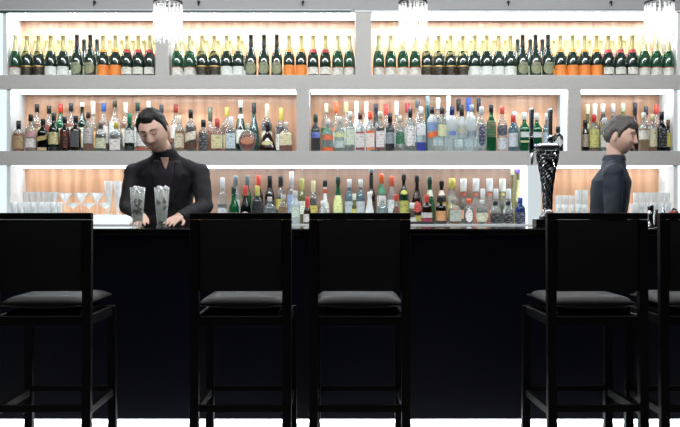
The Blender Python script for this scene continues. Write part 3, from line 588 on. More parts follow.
for r, px, py, w, shp, g, lq, cc, cf, labs, txt in L3:
    Y = {'F': LF, 'M': LM, 'B': LB}[r]
    wide = cc in ('#f4f4f2', '#f0f2e8', '#e2d46c', '#8c8c86')
    bottle(px, py, w * .93, Y, ZC, shp, g, lq, cc, cf, labs, txt, group=GR2, capr=1.9 if wide else 1.35)
t = thing('bar_mat', 'black ribbed rubber bar mat on the back counter by the third stool', 'bar mat', (PX(421, 6.3), 6.285, ZC))
part('mat', bx(-.088, .088, -.07, .07, .0003, .012, .003), mat('#141518', .6), t)
for k in range(7): part('rib', bx(-.082, .082, -.062 + k * .02, -.057 + k * .02, .012, .017), mat('#1d1e22', .5), t)
# ------------------------------------------------------------------ glassware
TG = glass('#fdffff', .36, .05, .5, 0, .95)
def cup(r0, r1, h, th=.0022, foot=.006, n=18):
    return lathe([(0, 0), (r0, 0), (r1, h), (r1 - th, h), (r0 - th, foot), (0, foot)], n)
GP = {}
def glassware(kind, px, py, Y, w, zb, name, label, group, cat='glass'):
    h = PZ(py, Y) - zb; r = w / 2 * Y / F
    key = (kind, round(h, 3), round(r, 4))
    if key in GP: t = copy_tree(GP[key]); t.name = name
    else:
        t = thing(name, '', cat)
        if kind == 'tumbler':
            part('bowl', cup(r * .8, r, h), TG, t, True)
            part('base', lathe([(0, .0065), (r * .72, .0065), (r * .74, .012), (0, .012)], 16), TG, t, True)
        elif kind == 'martini':
            part('bowl', lathe([(.003, h * .52), (r, h), (r - .0015, h), (.0025, h * .545), (0, h * .54)], 20), TG, t, True)
            part('stem', lathe([(.0035, .006), (.003, h * .3), (.0035, h * .52)], 10), TG, t, True)
            part('foot', lathe([(0, 0), (r * .62, 0), (r * .62, .0025), (.005, .007), (0, .007)], 20), TG, t, True)
        elif kind == 'pilsner':
            part('bowl', lathe([(.010, .02), (r * .6, h * .3), (r, h), (r - .002, h), (r * .6 - .002, h * .3), (0, .03)], 18), TG, t, True)
            part('foot', lathe([(0, 0), (r * .85, 0), (r * .85, .004), (.010, .012), (.009, .02), (0, .02)], 18), TG, t, True)
        GP[key] = t
    t.location = (PX(px, Y), Y, zb); tag(t, label, cat, group)
    return t
ZG = ZP + .0006
for i in range(8):
    glassware('tumbler', 13.2 + i * 6.6, 202.5, 6.26, 6.2, ZG, 'tumbler', f'clear tumbler, {ORD[i+1]} from left, front row of the left glass station', 'tumblers at the left station')
    glassware('tumbler', 13.2 + i * 6.6, 202, 6.36, 6.2, ZG, 'tumbler', f'clear tumbler behind the {ORD[i+1]} front tumbler, left glass station', 'tumblers at the left station')
for i in range(6):
    glassware('tumbler', 25.6 + i * 5.8, 192, 6.50, 5.4, ZG, 'highball_glass', f'tall clear highball glass, {ORD[i+1]} from left, back row, left glass station', 'highball glasses at the left station')
for i, px in enumerate((65, 81, 97)):
    glassware('martini', px, 193, 6.5, 15.2, ZG, 'martini_glass', f'wide clear martini glass, {ORD[i+1]} from left, back row left of the bartender', 'martini glasses')
for i, px in enumerate((73, 89, 105)):
    glassware('martini', px, 203, 6.33, 14.6, ZG, 'martini_glass', f'shorter martini glass, {ORD[i+1]} from left, front row left of the bartender', 'martini glasses')
for i, (px, s) in enumerate(((108.5, 'left'), (117.5, 'right'))):
    glassware('pilsner', px, 181, 6.46, 8.6, ZG, 'tall_glass', f'very tall clear glass, {s} of the pair beside the bartender arm', 'tall glasses')
for i in range(5):
    glassware('tumbler', 558.5 + i * 6.6, 204.5, 6.26, 6.2, ZG, 'tumbler', f'clear tumbler, {ORD[i+1]} from left, front row between beer tap and walking man', 'tumblers right of the tap')
    glassware('tumbler', 558.5 + i * 6.6, 195.5 if i < 3 else 190, 6.45, 6.2, ZG, 'highball_glass', f'clear highball glass, {ORD[i+1]} from left, back row between beer tap and walking man', 'highball glasses right of the tap')
for i in range(6):
    glassware('tumbler', 636 + i * 6.4, 202.5, 6.26, 6.1, ZG, 'tumbler', f'clear tumbler, {ORD[i+1]} from left, front row right of the walking man', 'tumblers at the right end')
    glassware('tumbler', 636 + i * 6.2, 192.5, 6.45, 5.9, ZG, 'highball_glass', f'tall clear highball glass, {ORD[i+1]} from left, back row right of the walking man', 'highball glasses at the right end')
# mojito glasses on the bar
ICE = glass('#f4f8f6', .5, .25, .4, 0, 1); MINT = mat('#36442a', .5, bump=.4)
def cloudy(h, dens):
    m, nt, b, out = new('cloudy_' + h.strip('#'))
    b.inputs['Base Color'].default_value = lin(h); b.inputs['Roughness'].default_value = .3
    tl = nt.nodes.new('ShaderNodeBsdfTranslucent'); tl.inputs[0].default_value = lin(h)
    tr = nt.nodes.new('ShaderNodeBsdfTransparent'); mx = nt.nodes.new('ShaderNodeMixShader'); mx.inputs[0].default_value = .6
    m2 = nt.nodes.new('ShaderNodeMixShader'); m2.inputs[0].default_value = 1 - dens
    tc = nt.nodes.new('ShaderNodeTexCoord'); n = nt.nodes.new('ShaderNodeTexNoise'); n.inputs['Scale'].default_value = 45
    rp = nt.nodes.new('ShaderNodeMapRange'); rp.inputs['From Min'].default_value = .35; rp.inputs['From Max'].default_value = .65; rp.inputs['To Min'].default_value = .05; rp.inputs['To Max'].default_value = .45
    nt.links.new(tc.outputs['Object'], n.inputs['Vector']); nt.links.new(n.outputs['Fac'], rp.inputs[0]); nt.links.new(rp.outputs[0], m2.inputs[0])
    nt.links.new(b.outputs[0], mx.inputs[1]); nt.links.new(tl.outputs[0], mx.inputs[2])
    nt.links.new(mx.outputs[0], m2.inputs[1]); nt.links.new(tr.outputs[0], m2.inputs[2]); nt.links.new(m2.outputs[0], out.inputs[0])
    return m
DRINK = cloudy('#f2f6ea', .8)
def mojito(px, label):
    Y = 4.86; h = PZ(187.5, Y) - ZB - .0005; r = 7.9 * Y / F
    t = thing('cocktail_glass', label, 'cocktail', (PX(px, Y), Y, ZB + .0005), 0, 'two iced mint drinks')
    r0 = r * .62
    part('glass', lathe([(0, 0), (r0 * 1.12, 0), (r0 * 1.12, .006), (r0 * .8, .016), (r0, .03), (r, h), (r - .0022, h), (r0 - .0022, .036), (0, .036)], 24), glass('#fdffff', .12, .04, .5, 0, .9), t, True)
    part('drink', lathe([(0, .037), (r0 - .0065, .037), (r * .97 - .0065, h * .93), (0, h * .93)], 24), DRINK, t, True)
    rnd = random.Random(px)
    for k in range(9):
        a = k * 2.4; rr = (r - .016) * (.25 + .75 * (k % 3) / 2)
        b = bx(-.011, .011, -.011, .011, -.011, .011, .002)
        bmesh.ops.transform(b, matrix=Matrix.Translation((math.cos(a) * rr, math.sin(a) * rr, h * .955 + rnd.uniform(-.004, .006))) @ Euler((rnd.random(), rnd.random(), rnd.random())).to_matrix().to_4x4(), verts=b.verts)
        part('ice_cube', b, ICE, t)
    for k in range(14):
        z = h * (.34 + .34 * rnd.random()); a = -math.pi / 2 + rnd.uniform(-1.3, 1.3)
        rr = r0 + (r - r0) * (z - .03) / (h - .03) - .0042
        c = Vector((math.cos(a) * rr, math.sin(a) * rr, z)); u = Vector((-math.sin(a), math.cos(a), 0)); w = Vector((0, 0, 1))
        an = rnd.uniform(0, 3.1); L = .015; q = u * math.cos(an) + w * math.sin(an); p2 = q.cross(Vector((math.cos(a), math.sin(a), 0)))
        b = bmesh.new(); nrm = Vector((math.cos(a), math.sin(a), 0)) * .0012
        ring = [c + q * math.cos(s) * L + p2 * math.sin(s) * L * .5 for s in [i * math.pi / 5 for i in range(10)]]
        v1 = [b.verts.new(v + nrm) for v in ring]; v2 = [b.verts.new(v - nrm) for v in ring]
        b.faces.new(v1); b.faces.new(v2[::-1])
        for i in range(10): b.faces.new((v1[i], v1[(i + 1) % 10], v2[(i + 1) % 10], v2[i]))
        part('mint_leaf', b, MINT, t)
mojito(137.6, 'left of two tall iced mint cocktails on the bar before the bartender')
mojito(161.8, 'right of two tall iced mint cocktails on the bar before the bartender')
# small things on the right part of the bar
Y = 5.0
t = glassware('tumbler', 634.5, 204, Y, 10.5, ZB + .0005, 'rocks_glass', 'short clear drinking glass on the bar behind the fourth stool back', None)
part('drink', lathe([(0, .013), (.0245, .013), (.0275, .07), (0, .07)], 18), glass('#c9d0cf', .3, .1, .2), t, True)
Y = 4.72
t = thing('chrome_shaker', 'slim chrome shaker standing on the bar between the fourth and fifth stools', 'shaker', (PX(650.5, Y), Y, ZB + .0005))
part('body', lathe([(0, 0), (.023, 0), (.023, .012), (.017, .02), (.0145, .07), (.0165, .1), (0, .1)], 20), CHROME, t, True)
part('cap', lathe([(.0172, .1), (.0172, .122), (.013, .131), (.005, .134), (0, .134)], 20), mat('#a9adb0', .15, metal=1), t, True)
Y = 5.02
t = thing('small_bottle', 'small dark burgundy bottle on the bar right of the chrome shaker', 'bottle', (PX(656.8, Y), Y, ZB + .0005))
part('glass_body', lathe([(0, 0), (.014, 0), (.0145, .004), (.0145, .07), (.008, .085), (.008, .1), (0, .1)], 16), mat('#35141c', .2, coat=.4), t, True)
part('cap', lathe([(.009, .09), (.009, .105), (0, .105)], 14), mat('#1a1014', .4), t, True)
t = thing('cone_pourer', 'little silver cone on a dark base on the bar above the fifth stool', 'bar tool', (PX(663, Y), Y, ZB + .0005))
part('base', lathe([(0, 0), (.021, 0), (.021, .082), (.018, .086), (0, .086)], 18), mat('#131316', .3), t, True)
part('cone', lathe([(.015, .0865), (.007, .108), (.003, .122), (0, .122)], 16), CHROME, t, True)
t = thing('garnish_holder', 'small red and black item on the bar at the far right', 'bar tool', (PX(673, Y), Y, ZB + .0005))
part('base', lathe([(0, 0), (.03, 0), (.03, .075), (0, .075)], 18), mat('#101013', .3), t, True)
part('red_top', lathe([(.026, .0755), (.027, .084), (.02, .094), (0, .098)], 18, .8), mat('#b5322a', .35), t, True)
bm = bmesh.new(); add_tube(bm, [(-.006, 0, .098), (.004, 0, .11), (.016, 0, .104), (.030, 0, .088)], .006); part('handle', bm, mat('#111114', .3), t, True)
# ------------------------------------------------------------------ beer tap
Y = 4.98; q = Y / F
tap = thing('beer_tap', 'tapered dark chrome beer tap with two tall handles on the bar', 'beer tap', (PX(547.5, Y), Y, ZB + .0005))
def tz(py): return PZ(py, Y) - ZB
DCH = mat('#b4b8bc', .3, metal=1); 
part('base_block', bx(-.076, .045, -.045, .06, 0, tz(219), .003), mat('#0c0c0f', .2), tap)
def loft(rows, n=24):
    V, Fc = [], []
    for (z, rx, ry, cx, e) in rows:
        for i in range(n):
            u, w = se(2 * math.pi * (i + .5) / n, e); V.append((cx + u * rx, w * ry, z))
    for k in range(len(rows) - 1):
        for i in range(n):
            j = (i + 1) % n; Fc.append((k * n + i, k * n + j, (k + 1) * n + j, (k + 1) * n + i))
    Fc.append(tuple(range(n))[::-1]); Fc.append(tuple((len(rows) - 1) * n + i for i in range(n)))
    return V, Fc
part('flare', loft([(tz(219) + .0003, .047, .04, 0, 4), (tz(216), .044, .036, 0, 4), (tz(213), .03, .03, 0, 3), (tz(209), .025, .026, 0, 3)]), mat('#8b8d8f', .15, metal=1), tap, True)
def fluted_column():
    n = 40; V, Fc = [], []
    rows = [(209, 4.4), (195, 4.6), (185, 5.4), (172, 7.2), (162, 9), (155, 10.4), (152, 10.8)]
    rows = [(p, hw) for p, hw in [(209 - 57 * k / 22, float(0)) for k in range(23)]]
    def wid(p):
        T = [(209, 4.4), (195, 4.6), (185, 5.4), (172, 7.2), (162, 9), (155, 10.4), (152, 10.8)]
        for (a, b), (c, d) in zip(T, T[1:]):
            if c <= p <= a: return b + (d - b) * (a - p) / (a - c)
        return 4.4
    for k_, (py, hw) in enumerate(rows):
        hw = wid(py)
        for i in range(n):
            a = 2 * math.pi * (i + .5) / n; f = 1 + (.10 if (i + k_) % 4 < 2 else -.08)
            u, w = se(a, 3); V.append((u * hw * q * f, w * min(hw * q, .048) * f, tz(py)))
    for k in range(len(rows) - 1):
        for i in range(n):
            j = (i + 1) % n; Fc.append((k * n + i, k * n + j, (k + 1) * n + j, (k + 1) * n + i))
    Fc.append(tuple(range(n))[::-1]); Fc.append(tuple((len(rows) - 1) * n + i for i in range(n)))
    return V, Fc
part('column', fluted_column(), mat('#8e9094', .16, metal=1), tap)
part('cap', loft([(tz(152) + .0003, .062, .05, 0, 5), (tz(147), .066, .054, 0, 5), (tz(144.5), .061, .05, 0, 5), (tz(143.4), .05, .04, 0, 5)]), mat('#b9bcbd', .22, metal=1), tap, True)
bx_ = [(153.5, 8.0), (155.5, 8.0)]
for r_ in range(2):
    for k in range(7):
        b = bmesh.new(); bmesh.ops.create_icosphere(b, subdivisions=1, radius=.0065)
        bmesh.ops.translate(b, verts=b.verts, vec=(-.048 + k * .016, -.0535 + (.004 if r_ else 0), tz(155.5 + r_ * 3.0))); part('crystal_stud', b, mat('#dfe4e6', .08, metal=.9), tap)
def handle(cx, ztop, zbot, yy, nm='handle'):
    h = part(nm, lathe([(0, zbot), (.011, zbot), (.012, zbot + .02), (.009, zbot + .03), (.014, zbot + .05), (.0125, (zbot + ztop) / 2), (.0165, ztop - .02), (.0145, ztop - .006), (.007, ztop), (0, ztop)], 16), DCH, tap, True)
    h.location = (cx, yy, 0); return h
handle(2.6 * q, tz(107.8), tz(143.3), -.0)
handle(-16.8 * q, tz(107.8), tz(136), -.02)
bm = bmesh.new(); add_tube(bm, [(-.062, -.01, tz(148)), (-.08, -.02, tz(147)), (-16.8 * q, -.02, tz(147))], .010, 12); part('side_arm', bm, CHROME, tap, True)
o = part('tap_body', lathe([(0, tz(153)), (.012, tz(153)), (.014, tz(150)), (.017, tz(146)), (.013, tz(141)), (.015, tz(138)), (.010, tz(136)), (0, tz(136))], 16), mat('#8d9092', .12, metal=1), tap, True); o.location = (-16.8 * q, -.02, 0)
o = part('spout', lathe([(0, tz(165)), (.0045, tz(165)), (.008, tz(161)), (.0115, tz(153)), (0, tz(153))], 14), DCH, tap, True); o.location = (-16.3 * q, -.02, 0)
o = part('handle_ferrule', lathe([(0, tz(143.5)), (.02, tz(143.5)), (.018, tz(140)), (.02, tz(137)), (.0125, tz(135)), (0, tz(135))], 16), CHROME, tap, True); o.location = (2.6 * q, 0, 0)
# ------------------------------------------------------------------ chandeliers
def crystal_mat():
    m, nt, b, out = new('crystal')
    b.inputs['Base Color'].default_value = (1, 1, 1, 1); b.inputs['Roughness'].default_value = .1
    tl = nt.nodes.new('ShaderNodeBsdfTranslucent'); tl.inputs[0].default_value = (1, 1, 1, 1)
    tr = nt.nodes.new('ShaderNodeBsdfTransparent'); mx = nt.nodes.new('ShaderNodeMixShader'); mx.inputs[0].default_value = .5
    m2 = nt.nodes.new('ShaderNodeMixShader'); m2.inputs[0].default_value = .35
    nt.links.new(b.outputs[0], mx.inputs[1]); nt.links.new(tl.outputs[0], mx.inputs[2])
    nt.links.new(mx.outputs[0], m2.inputs[1]); nt.links.new(tr.outputs[0], m2.inputs[2]); nt.links.new(m2.outputs[0], out.inputs[0])
    return m
CR_M = crystal_mat()
def chandelier(px, label, proto=None):
    Y = 4.80; q = Y / F; zt = PZ(2.5, Y)
    if proto is not None:
        t = copy_tree(proto); t.location = (PX(px, Y), Y, zt); t['label'] = label; t.name = 'chandelier'; return t
    t = thing('chandelier', label, 'chandelier', (PX(px, Y), Y, zt), 0, 'crystal chandeliers over the bar')
    R = 14.2 * q
    top = 3.118 - zt
    part('ring', lathe([(R - .006, -.004), (R + .003, -.004), (R + .003, .003), (R - .006, .003), (R - .006, -.004)], 32), mat('#4c4844', .25, metal=.9), t, True)
    for k in range(2):
        part('crossbar', bx(-R + .003, R - .003, -.003, .003, -.002 + k * .005, .002 + k * .005) if not k else bx(-.003, .003, -R + .003, R - .003, .0025, .0065), CHROME, t)
    bm = bmesh.new(); add_tube(bm, [(0, 0, .0068), (0, 0, top - .03)], .004); part('rod', bm, CHROME, t, True)
    part('ceiling_rose', lathe([(.006, top - .03), (.03, top - .025), (.05, top - .004), (.05, top), (0, top)], 24), CHROME, t, True)
    part('lamp_tube', lathe([(0, -.19), (.016, -.188), (.02, -.18), (.02, -.085), (.012, -.075), (0, -.075)], 20), emis('#fffdf8', 17), t, True)
    cyl = None
    def crystal(x, y, z, L, w):
        b = bmesh.new()
        bmesh.ops.create_cone(b, cap_ends=True, segments=6, radius1=w, radius2=w * .8, depth=L)
        bmesh.ops.create_icosphere(b, subdivisions=1, radius=w * 1.05, matrix=Matrix.Translation((0, 0, -L / 2 - w * 1.3)))
        return b
    mA = part('crystal', crystal(0, 0, 0, .10, .0055), CR_M, t); mB = part('crystal', crystal(0, 0, 0, .085, .0052), CR_M, t)
    first = {0: mA, 1: mB}
    for tier in range(2):
        for ring, n in ((R - .002, 20), (R * .68, 10)):
            for k in range(n):
                src = first.pop(tier) if tier in first else None
                base = mA if tier == 0 else mB
                o = src or link(base.copy(), t)
                a = 2 * math.pi * (k + .5 * tier) / n
                o.location = (math.cos(a) * ring, math.sin(a) * ring, (-.062 if tier == 0 else -.165) - (.004 if k % 2 else 0))
    return t
ch = chandelier(168, 'left crystal drum chandelier, hanging in front of the first upper divider')
chandelier(413, 'middle crystal drum chandelier, hanging in front of the top right bay', ch)
chandelier(659.3, 'right crystal drum chandelier at the right edge of the view', ch)
# ------------------------------------------------------------------ bar stools
SM = mat('#070609', .55, spec=.3); LEA = mat('#2a2425', .5, bump=.25, bscale=90); BKL = mat('#08070a', .7, bump=.2)
def stool(label):
    t = thing('bar_stool', label, 'bar stool', group='bar stools along the bar')
    w = .2225; zt = H + .003; zs = .785; D = .43
    def legb(x, yy, top, tx=0, ty=0):
        b = bx(x - .02, x + .02, yy - .019, yy + .019, 0.0005, top, .003)
        for v in b.verts:
            f = max(0, 1 - v.co.z / .7); v.co.x += tx * f; v.co.y += ty * f
        return b
    for s in (-1, 1):
        part('leg', legb(s * (w - .02), 0, zt - .03, 0, -.02), SM, t)
        part('leg', legb(s * (w - .022), D, zs - .075, s * .004, .01), SM, t)
        part('side_stretcher', bx(s * (w - .021) - .011, s * (w - .021) + .011, .0195, D - .0195, .27, .305, .002), SM, t)
        part('seat_frame', bx(s * (w - .022) - .010, s * (w - .022) + .010, .0195, D - .0195, zs - .12, zs - .077, .002), SM, t)
    part('top_rail', bx(-w, w, -.02, .02, zt - .0295, zt, .004), SM, t)
    part('stretcher', bx(-w + .0415, w - .041, -.011, .011, .288, .318, .002), SM, t)
    part('footrest', bx(-w + .043, w - .043, D - .011, D + .011, .288, .316, .002), SM, t)
    for yy in (0, D):
        part('seat_frame', bx(-w + .041, w - .041, yy - .011, yy + .011, zs - .12, zs - .077, .002), SM, t)
    # upholstered back panel
    part('backrest', bx(-w + .0405, w - .0405, -.016, .016, zs + .034, zt - .030, .006), BKL, t, True)
    # cushion: crowned top, underside that dips towards the middle
    nx, ny = 16, 10; V, Fc = [], []
    X0, X1, Y0, Y1 = -w + .03, w - .03, .022, D + .035
    for side in (1, 0):
        for j in range(ny + 1):
            for i in range(nx + 1):
                u = 2 * i / nx - 1; v = 2 * j / ny - 1
                x = X0 + (X1 - X0) * (i / nx); y = Y0 + (Y1 - Y0) * (j / ny)
                ed = (1 - abs(u) ** 6) ** .5 * (1 - abs(v) ** 6) ** .5
                z = zs - .022 + (.026 * ed + .006 * (1 - u * u) * (1 - v * v)) if side else zs - .030 - .030 * (1 - u * u) * (1 - max(0, v) ** 2 * .3) * (.3 + .7 * ed)
                V.append((x, y, z))
    N = (nx + 1) * (ny + 1)
    for j in range(ny):
        for i in range(nx):
            p = j * (nx + 1) + i
            Fc.append((p, p + 1, p + nx + 2, p + nx + 1)); Fc.append((N + p, N + p + nx + 1, N + p + nx + 2, N + p + 1))
    per = [i for i in range(nx + 1)] + [j * (nx + 1) + nx for j in range(1, ny + 1)] + [ny * (nx + 1) + i for i in range(nx - 1, -1, -1)] + [j * (nx + 1) for j in range(ny - 1, 0, -1)]
    for a, b in zip(per, per[1:] + per[:1]): Fc.append((a, N + a, N + b, b))
    part('seat', (V, Fc), LEA, t, True)
    pts = [(X0 + (X1 - X0) * i / nx, .019, zs - .031 - .0115 * (1 - (2 * i / nx - 1) ** 2)) for i in range(nx + 1)]
    bm = bmesh.new(); add_tube(bm, pts, .0022, 6); part('seat_piping', bm, mat('#5d575a', .35), t, True)
    part('seat_support', bx(-w + .06, w - .06, .03, D - .02, zs - .0765, zs - .061), SM, t)
    return t
SP = [(41.5, .02, 'black bar stool at the left end, under the glassware station'), (241, 0, 'black bar stool in front of the bar, second from the left'),
      (359.7, 0, 'black bar stool at the middle of the bar, right of the narrow bottle gap'),
      (596.5, .03, 'black bar stool right of the beer tap, in front of the walking man'), (709, .0, 'black bar stool cut off by the right edge of the picture')]
s0 = None
for px, rz, lb in SP:
    t = s0 = stool(lb) if s0 is None else s0
    if lb != SP[0][2]: t = copy_tree(s0)
    t.name = 'bar_stool'; t['label'] = lb; t.location = (PX(px, 3.74), 3.74, 0); t.rotation_euler = (0, 0, rz)
# ------------------------------------------------------------------ people
def ball(bm, c, r, sc=(1, 1, 1), rot=None):
    M_ = Matrix.Translation(c) @ (rot.to_4x4() if rot else Matrix()) @ Matrix.Diagonal((sc[0], sc[1], sc[2], 1))
    bmesh.ops.create_uvsphere(bm, u_segments=20, v_segments=14, radius=r, matrix=M_)
def limb(bm, a, b, ra, rb_):
    a, b = Vector(a), Vector(b); n = max(2, int((b - a).length / (min(ra, rb_) * .35)) + 1)
    d = (b - a); L = d.length
    rot = d.to_track_quat('Z', 'Y').to_matrix().to_4x4()
    bmesh.ops.create_cone(bm, cap_ends=True, segments=20, radius1=ra, radius2=rb_, depth=L, matrix=Matrix.Translation((a + b) / 2) @ rot)
    ball(bm, a, ra); ball(bm, b, rb_)
def trunk(bm, rows, n=28):
    """rows: (centre, half width, half depth, turn about z)"""
    R = []
    for c, rx, ry, yaw in rows:
        c = Vector(c); rr = []
        for i in range(n):
            u, w = se(2 * math.pi * i / n, 2.5); x, y = u * rx, w * ry
            rr.append(bm.verts.new(c + Vector((x * math.cos(yaw) - y * math.sin(yaw), x * math.sin(yaw) + y * math.cos(yaw), 0))))
        R.append(rr)
    for A_, B_ in zip(R, R[1:]):
        for i in range(n): bm.faces.new((A_[i], A_[(i + 1) % n], B_[(i + 1) % n], B_[i]))
    bm.faces.new(R[0][::-1]); bm.faces.new(R[-1])
def fuse(name, bm, m, parent, vox=.006, it=4):
    me = bpy.data.meshes.new(name)
    bmesh.ops.recalc_face_normals(bm, faces=bm.faces[:]); bm.to_mesh(me); bm.free()
    o = bpy.data.objects.new('tmp', me); COL.objects.link(o)
    r = o.modifiers.new('r', 'REMESH'); r.mode = 'VOXEL'; r.voxel_size = vox; r.use_smooth_shade = True
    s = o.modifiers.new('s', 'SMOOTH'); s.iterations = it; s.factor = .6
    dg = bpy.context.evaluated_depsgraph_get(); dg.update()
    me2 = bpy.data.meshes.new_from_object(o.evaluated_get(dg)); bpy.data.objects.remove(o); bpy.data.meshes.remove(me)
    me2.name = name; me2.materials.clear(); me2.materials.append(m)
    for p in me2.polygons: p.use_smooth = True
    return link(bpy.data.objects.new(name, me2), parent) if parent is not None or True else None
def head_mesh(bm, MX):
    """head facing -Y; MX places it"""
    def g(v, c, s): return math.exp(-((v - c) / s) ** 2)
    b = bmesh.new(); bmesh.ops.create_uvsphere(b, u_segments=72, v_segments=56, radius=1)
    for v in b.verts:
        x, y, z = v.co; px, py, pz = x * .077, y * .097, z * .120
        if pz < 0:
            t = -pz / .12
            px *= 1 - .30 * t ** 2.0
            if py > 0: py *= 1 - .55 * t
            else: py *= 1 - .10 * t ** 2
        fr = max(0, -y)
        if fr > 0:
            f = min(1, fr * 1.6)
            py -= f * (.004 * g(pz, .032, .012) * g(px, 0, .05))                       # brow
            for s in (-1, 1):
                py += f * .013 * g(px, s * .032, .015) * g(pz, .012, .012)             # eye sockets
                py -= f * .007 * g(px, s * .032, .012) * g(pz, .010, .009)             # closed lids
                py -= f * .005 * g(px, s * .042, .018) * g(pz, -.025, .02)             # cheekbones
                py -= f * .006 * g(px, s * .011, .007) * g(pz, -.030, .008)            # nostrils
            zt = (.022 - pz) / .055
            if -.15 < zt < 1.1: py -= f * (.006 + .020 * max(0, min(1, zt)) ** 1.2) * g(px, 0, .010 + .004 * max(0, zt)) * (1 if zt < 1 else max(0, 1 - (zt - 1) * 8))
            py -= f * .0045 * g(px, 0, .02) * g(pz, -.056, .006)
            py -= f * .0055 * g(px, 0, .018) * g(pz, -.069, .006)
            py += f * .004 * g(px, 0, .022) * g(pz, -.0625, .0028)
            py += f * .003 * g(px, 0, .03) * g(pz, -.082, .006)
            py -= f * .007 * g(px, 0, .02) * g(pz, -.100, .012)
        v.co = Vector((px, py, pz))
    for s in (-1, 1):   # ears
        bmesh.ops.create_uvsphere(b, u_segments=14, v_segments=12, radius=1, matrix=Matrix.Translation((s * .078, .012, -.006)) @ Euler((.15, 0, s * .35)).to_matrix().to_4x4() @ Matrix.Diagonal((.007, .017, .030, 1)))
    bmesh.ops.transform(b, matrix=MX, verts=b.verts)
    me = bpy.data.meshes.new('t'); b.to_mesh(me); b.free(); bm.from_mesh(me); bpy.data.meshes.remove(me)
def hair_mesh(MX, seed, fringe=.052, vol=.011, messy=.004, back=-.045):
    """shell over the skull, open at the face"""
    from mathutils import noise
    b = bmesh.new(); bmesh.ops.create_uvsphere(b, u_segments=80, v_segments=60, radius=1)
    dele = []
    for v in b.verts:
        x, y, z = v.co
        n = noise.noise(Vector((x * 7, y * 4, z * 3)) + Vector((seed, 0, 0))); n2 = noise.noise(Vector((x * 22, y * 9, z * 7)))
        px, py, pz = x * .077, y * .097, z * .120
        lim_f = fringe + .010 * n            # hairline height at the front
        lim_b = back
        az = math.atan2(-y, abs(x))          # +90deg front, -90 back
        KEY = [(-1.6, lim_b), (-.75, lim_b + .004), (-.45, -.012), (-.2, .024), (.02, .024), (.08, -.012), (.26, -.006), (.34, .034), (.6, fringe - .008), (.85, fringe + .006), (1.1, fringe), (1.6, fringe - .002)]
        for (a0, l0), (a1, l1) in zip(KEY, KEY[1:]):
            if a0 <= az <= a1: lim = l0 + (l1 - l0) * (az - a0) / (a1 - a0)
        lim += .005 * n
        k = max(-1.0, min(1, (pz - lim) / .022))
        off = .0015 + (vol * (.35 + .35 * n + .65 * max(0, z)) + messy * n2) * (math.sqrt(k) if k > 0 else 0) - .010 * (0 if k > 0 else -k)
        if pz < 0 and py > 0: py *= 1 - .55 * (-pz / .12)
        if pz < 0: px *= 1 - .30 * (-pz / .12) ** 2
        if pz > .03 and py < 0: py -= vol * .5 * max(0, k)
        v.co = Vector((px, py, pz)) + Vector((x, y, z)).normalized() * off
        if k <= -1: dele.append(v)
    bmesh.ops.delete(b, geom=dele, context='VERTS')
    bmesh.ops.transform(b, matrix=MX, verts=b.verts)
    return b
def brow_mesh(MX, s):
    b = bmesh.new()
    pts = [MX @ Vector((s * x, y, z)) for x, y, z in ((.014, -.1015, .030), (.026, -.0990, .034), (.038, -.0925, .034), (.050, -.082, .029))]
    add_tube(b, pts, .0042, 8, .0018); return b
def lip_mesh(MX):
    b = bmesh.new()
    for z, y in ((-.058, -.0985), (-.0675, -.0985)):
        pts = [MX @ Vector((x, y + abs(x) * .35, z + (.001 if abs(x) < .008 else 0))) for x in (-.021, -.012, -.005, 0, .005, .012, .021)]
        add_tube(b, pts, .0026, 8)
    return b
def hand(bm, wrist, fwd, palm, side, k=1.0, curl=.5):
    """fwd: wrist to knuckles; palm: direction the palm faces; side: +1/-1 picks the thumb side"""
    fwd, palm = Vector(fwd).normalized(), Vector(palm).normalized(); lat = fwd.cross(palm).normalized() * side
    w = Vector(wrist); 
    for i, s in enumerate((-.030, -.010, .010, .030)):
        limb(bm, w + lat * s * .55, w + fwd * .085 * k + lat * s, .014, .0115)
    for i, (s, L) in enumerate(((.031, .068), (.0105, .078), (-.0105, .072), (-.031, .056))):
        p = w + fwd * .086 * k + lat * s; d = (fwd + lat * s * 2.0).normalized(); a = 0; seg = (.45, .31, .24)
        for j, f in enumerate(seg):
            a += curl * (.5 if j == 0 else .8)
            dd = (d * math.cos(a) + palm * math.sin(a)).normalized(); p2 = p + dd * L * f * 1.1
            limb(bm, p, p2, .0095 - j * .0009, .0088 - j * .0010); p = p2
    p = w + fwd * .022 + lat * .026 + palm * .006
    for L, d, r in ((.040, (fwd * .7 + lat * .75 + palm * .12), .0125), (.032, (fwd * .95 + lat * .35 + palm * .15), .0105), (.026, (fwd * 1 + lat * .1 + palm * .15), .009)):
        p2 = p + d.normalized() * L; limb(bm, p, p2, r, r * .88); p = p2
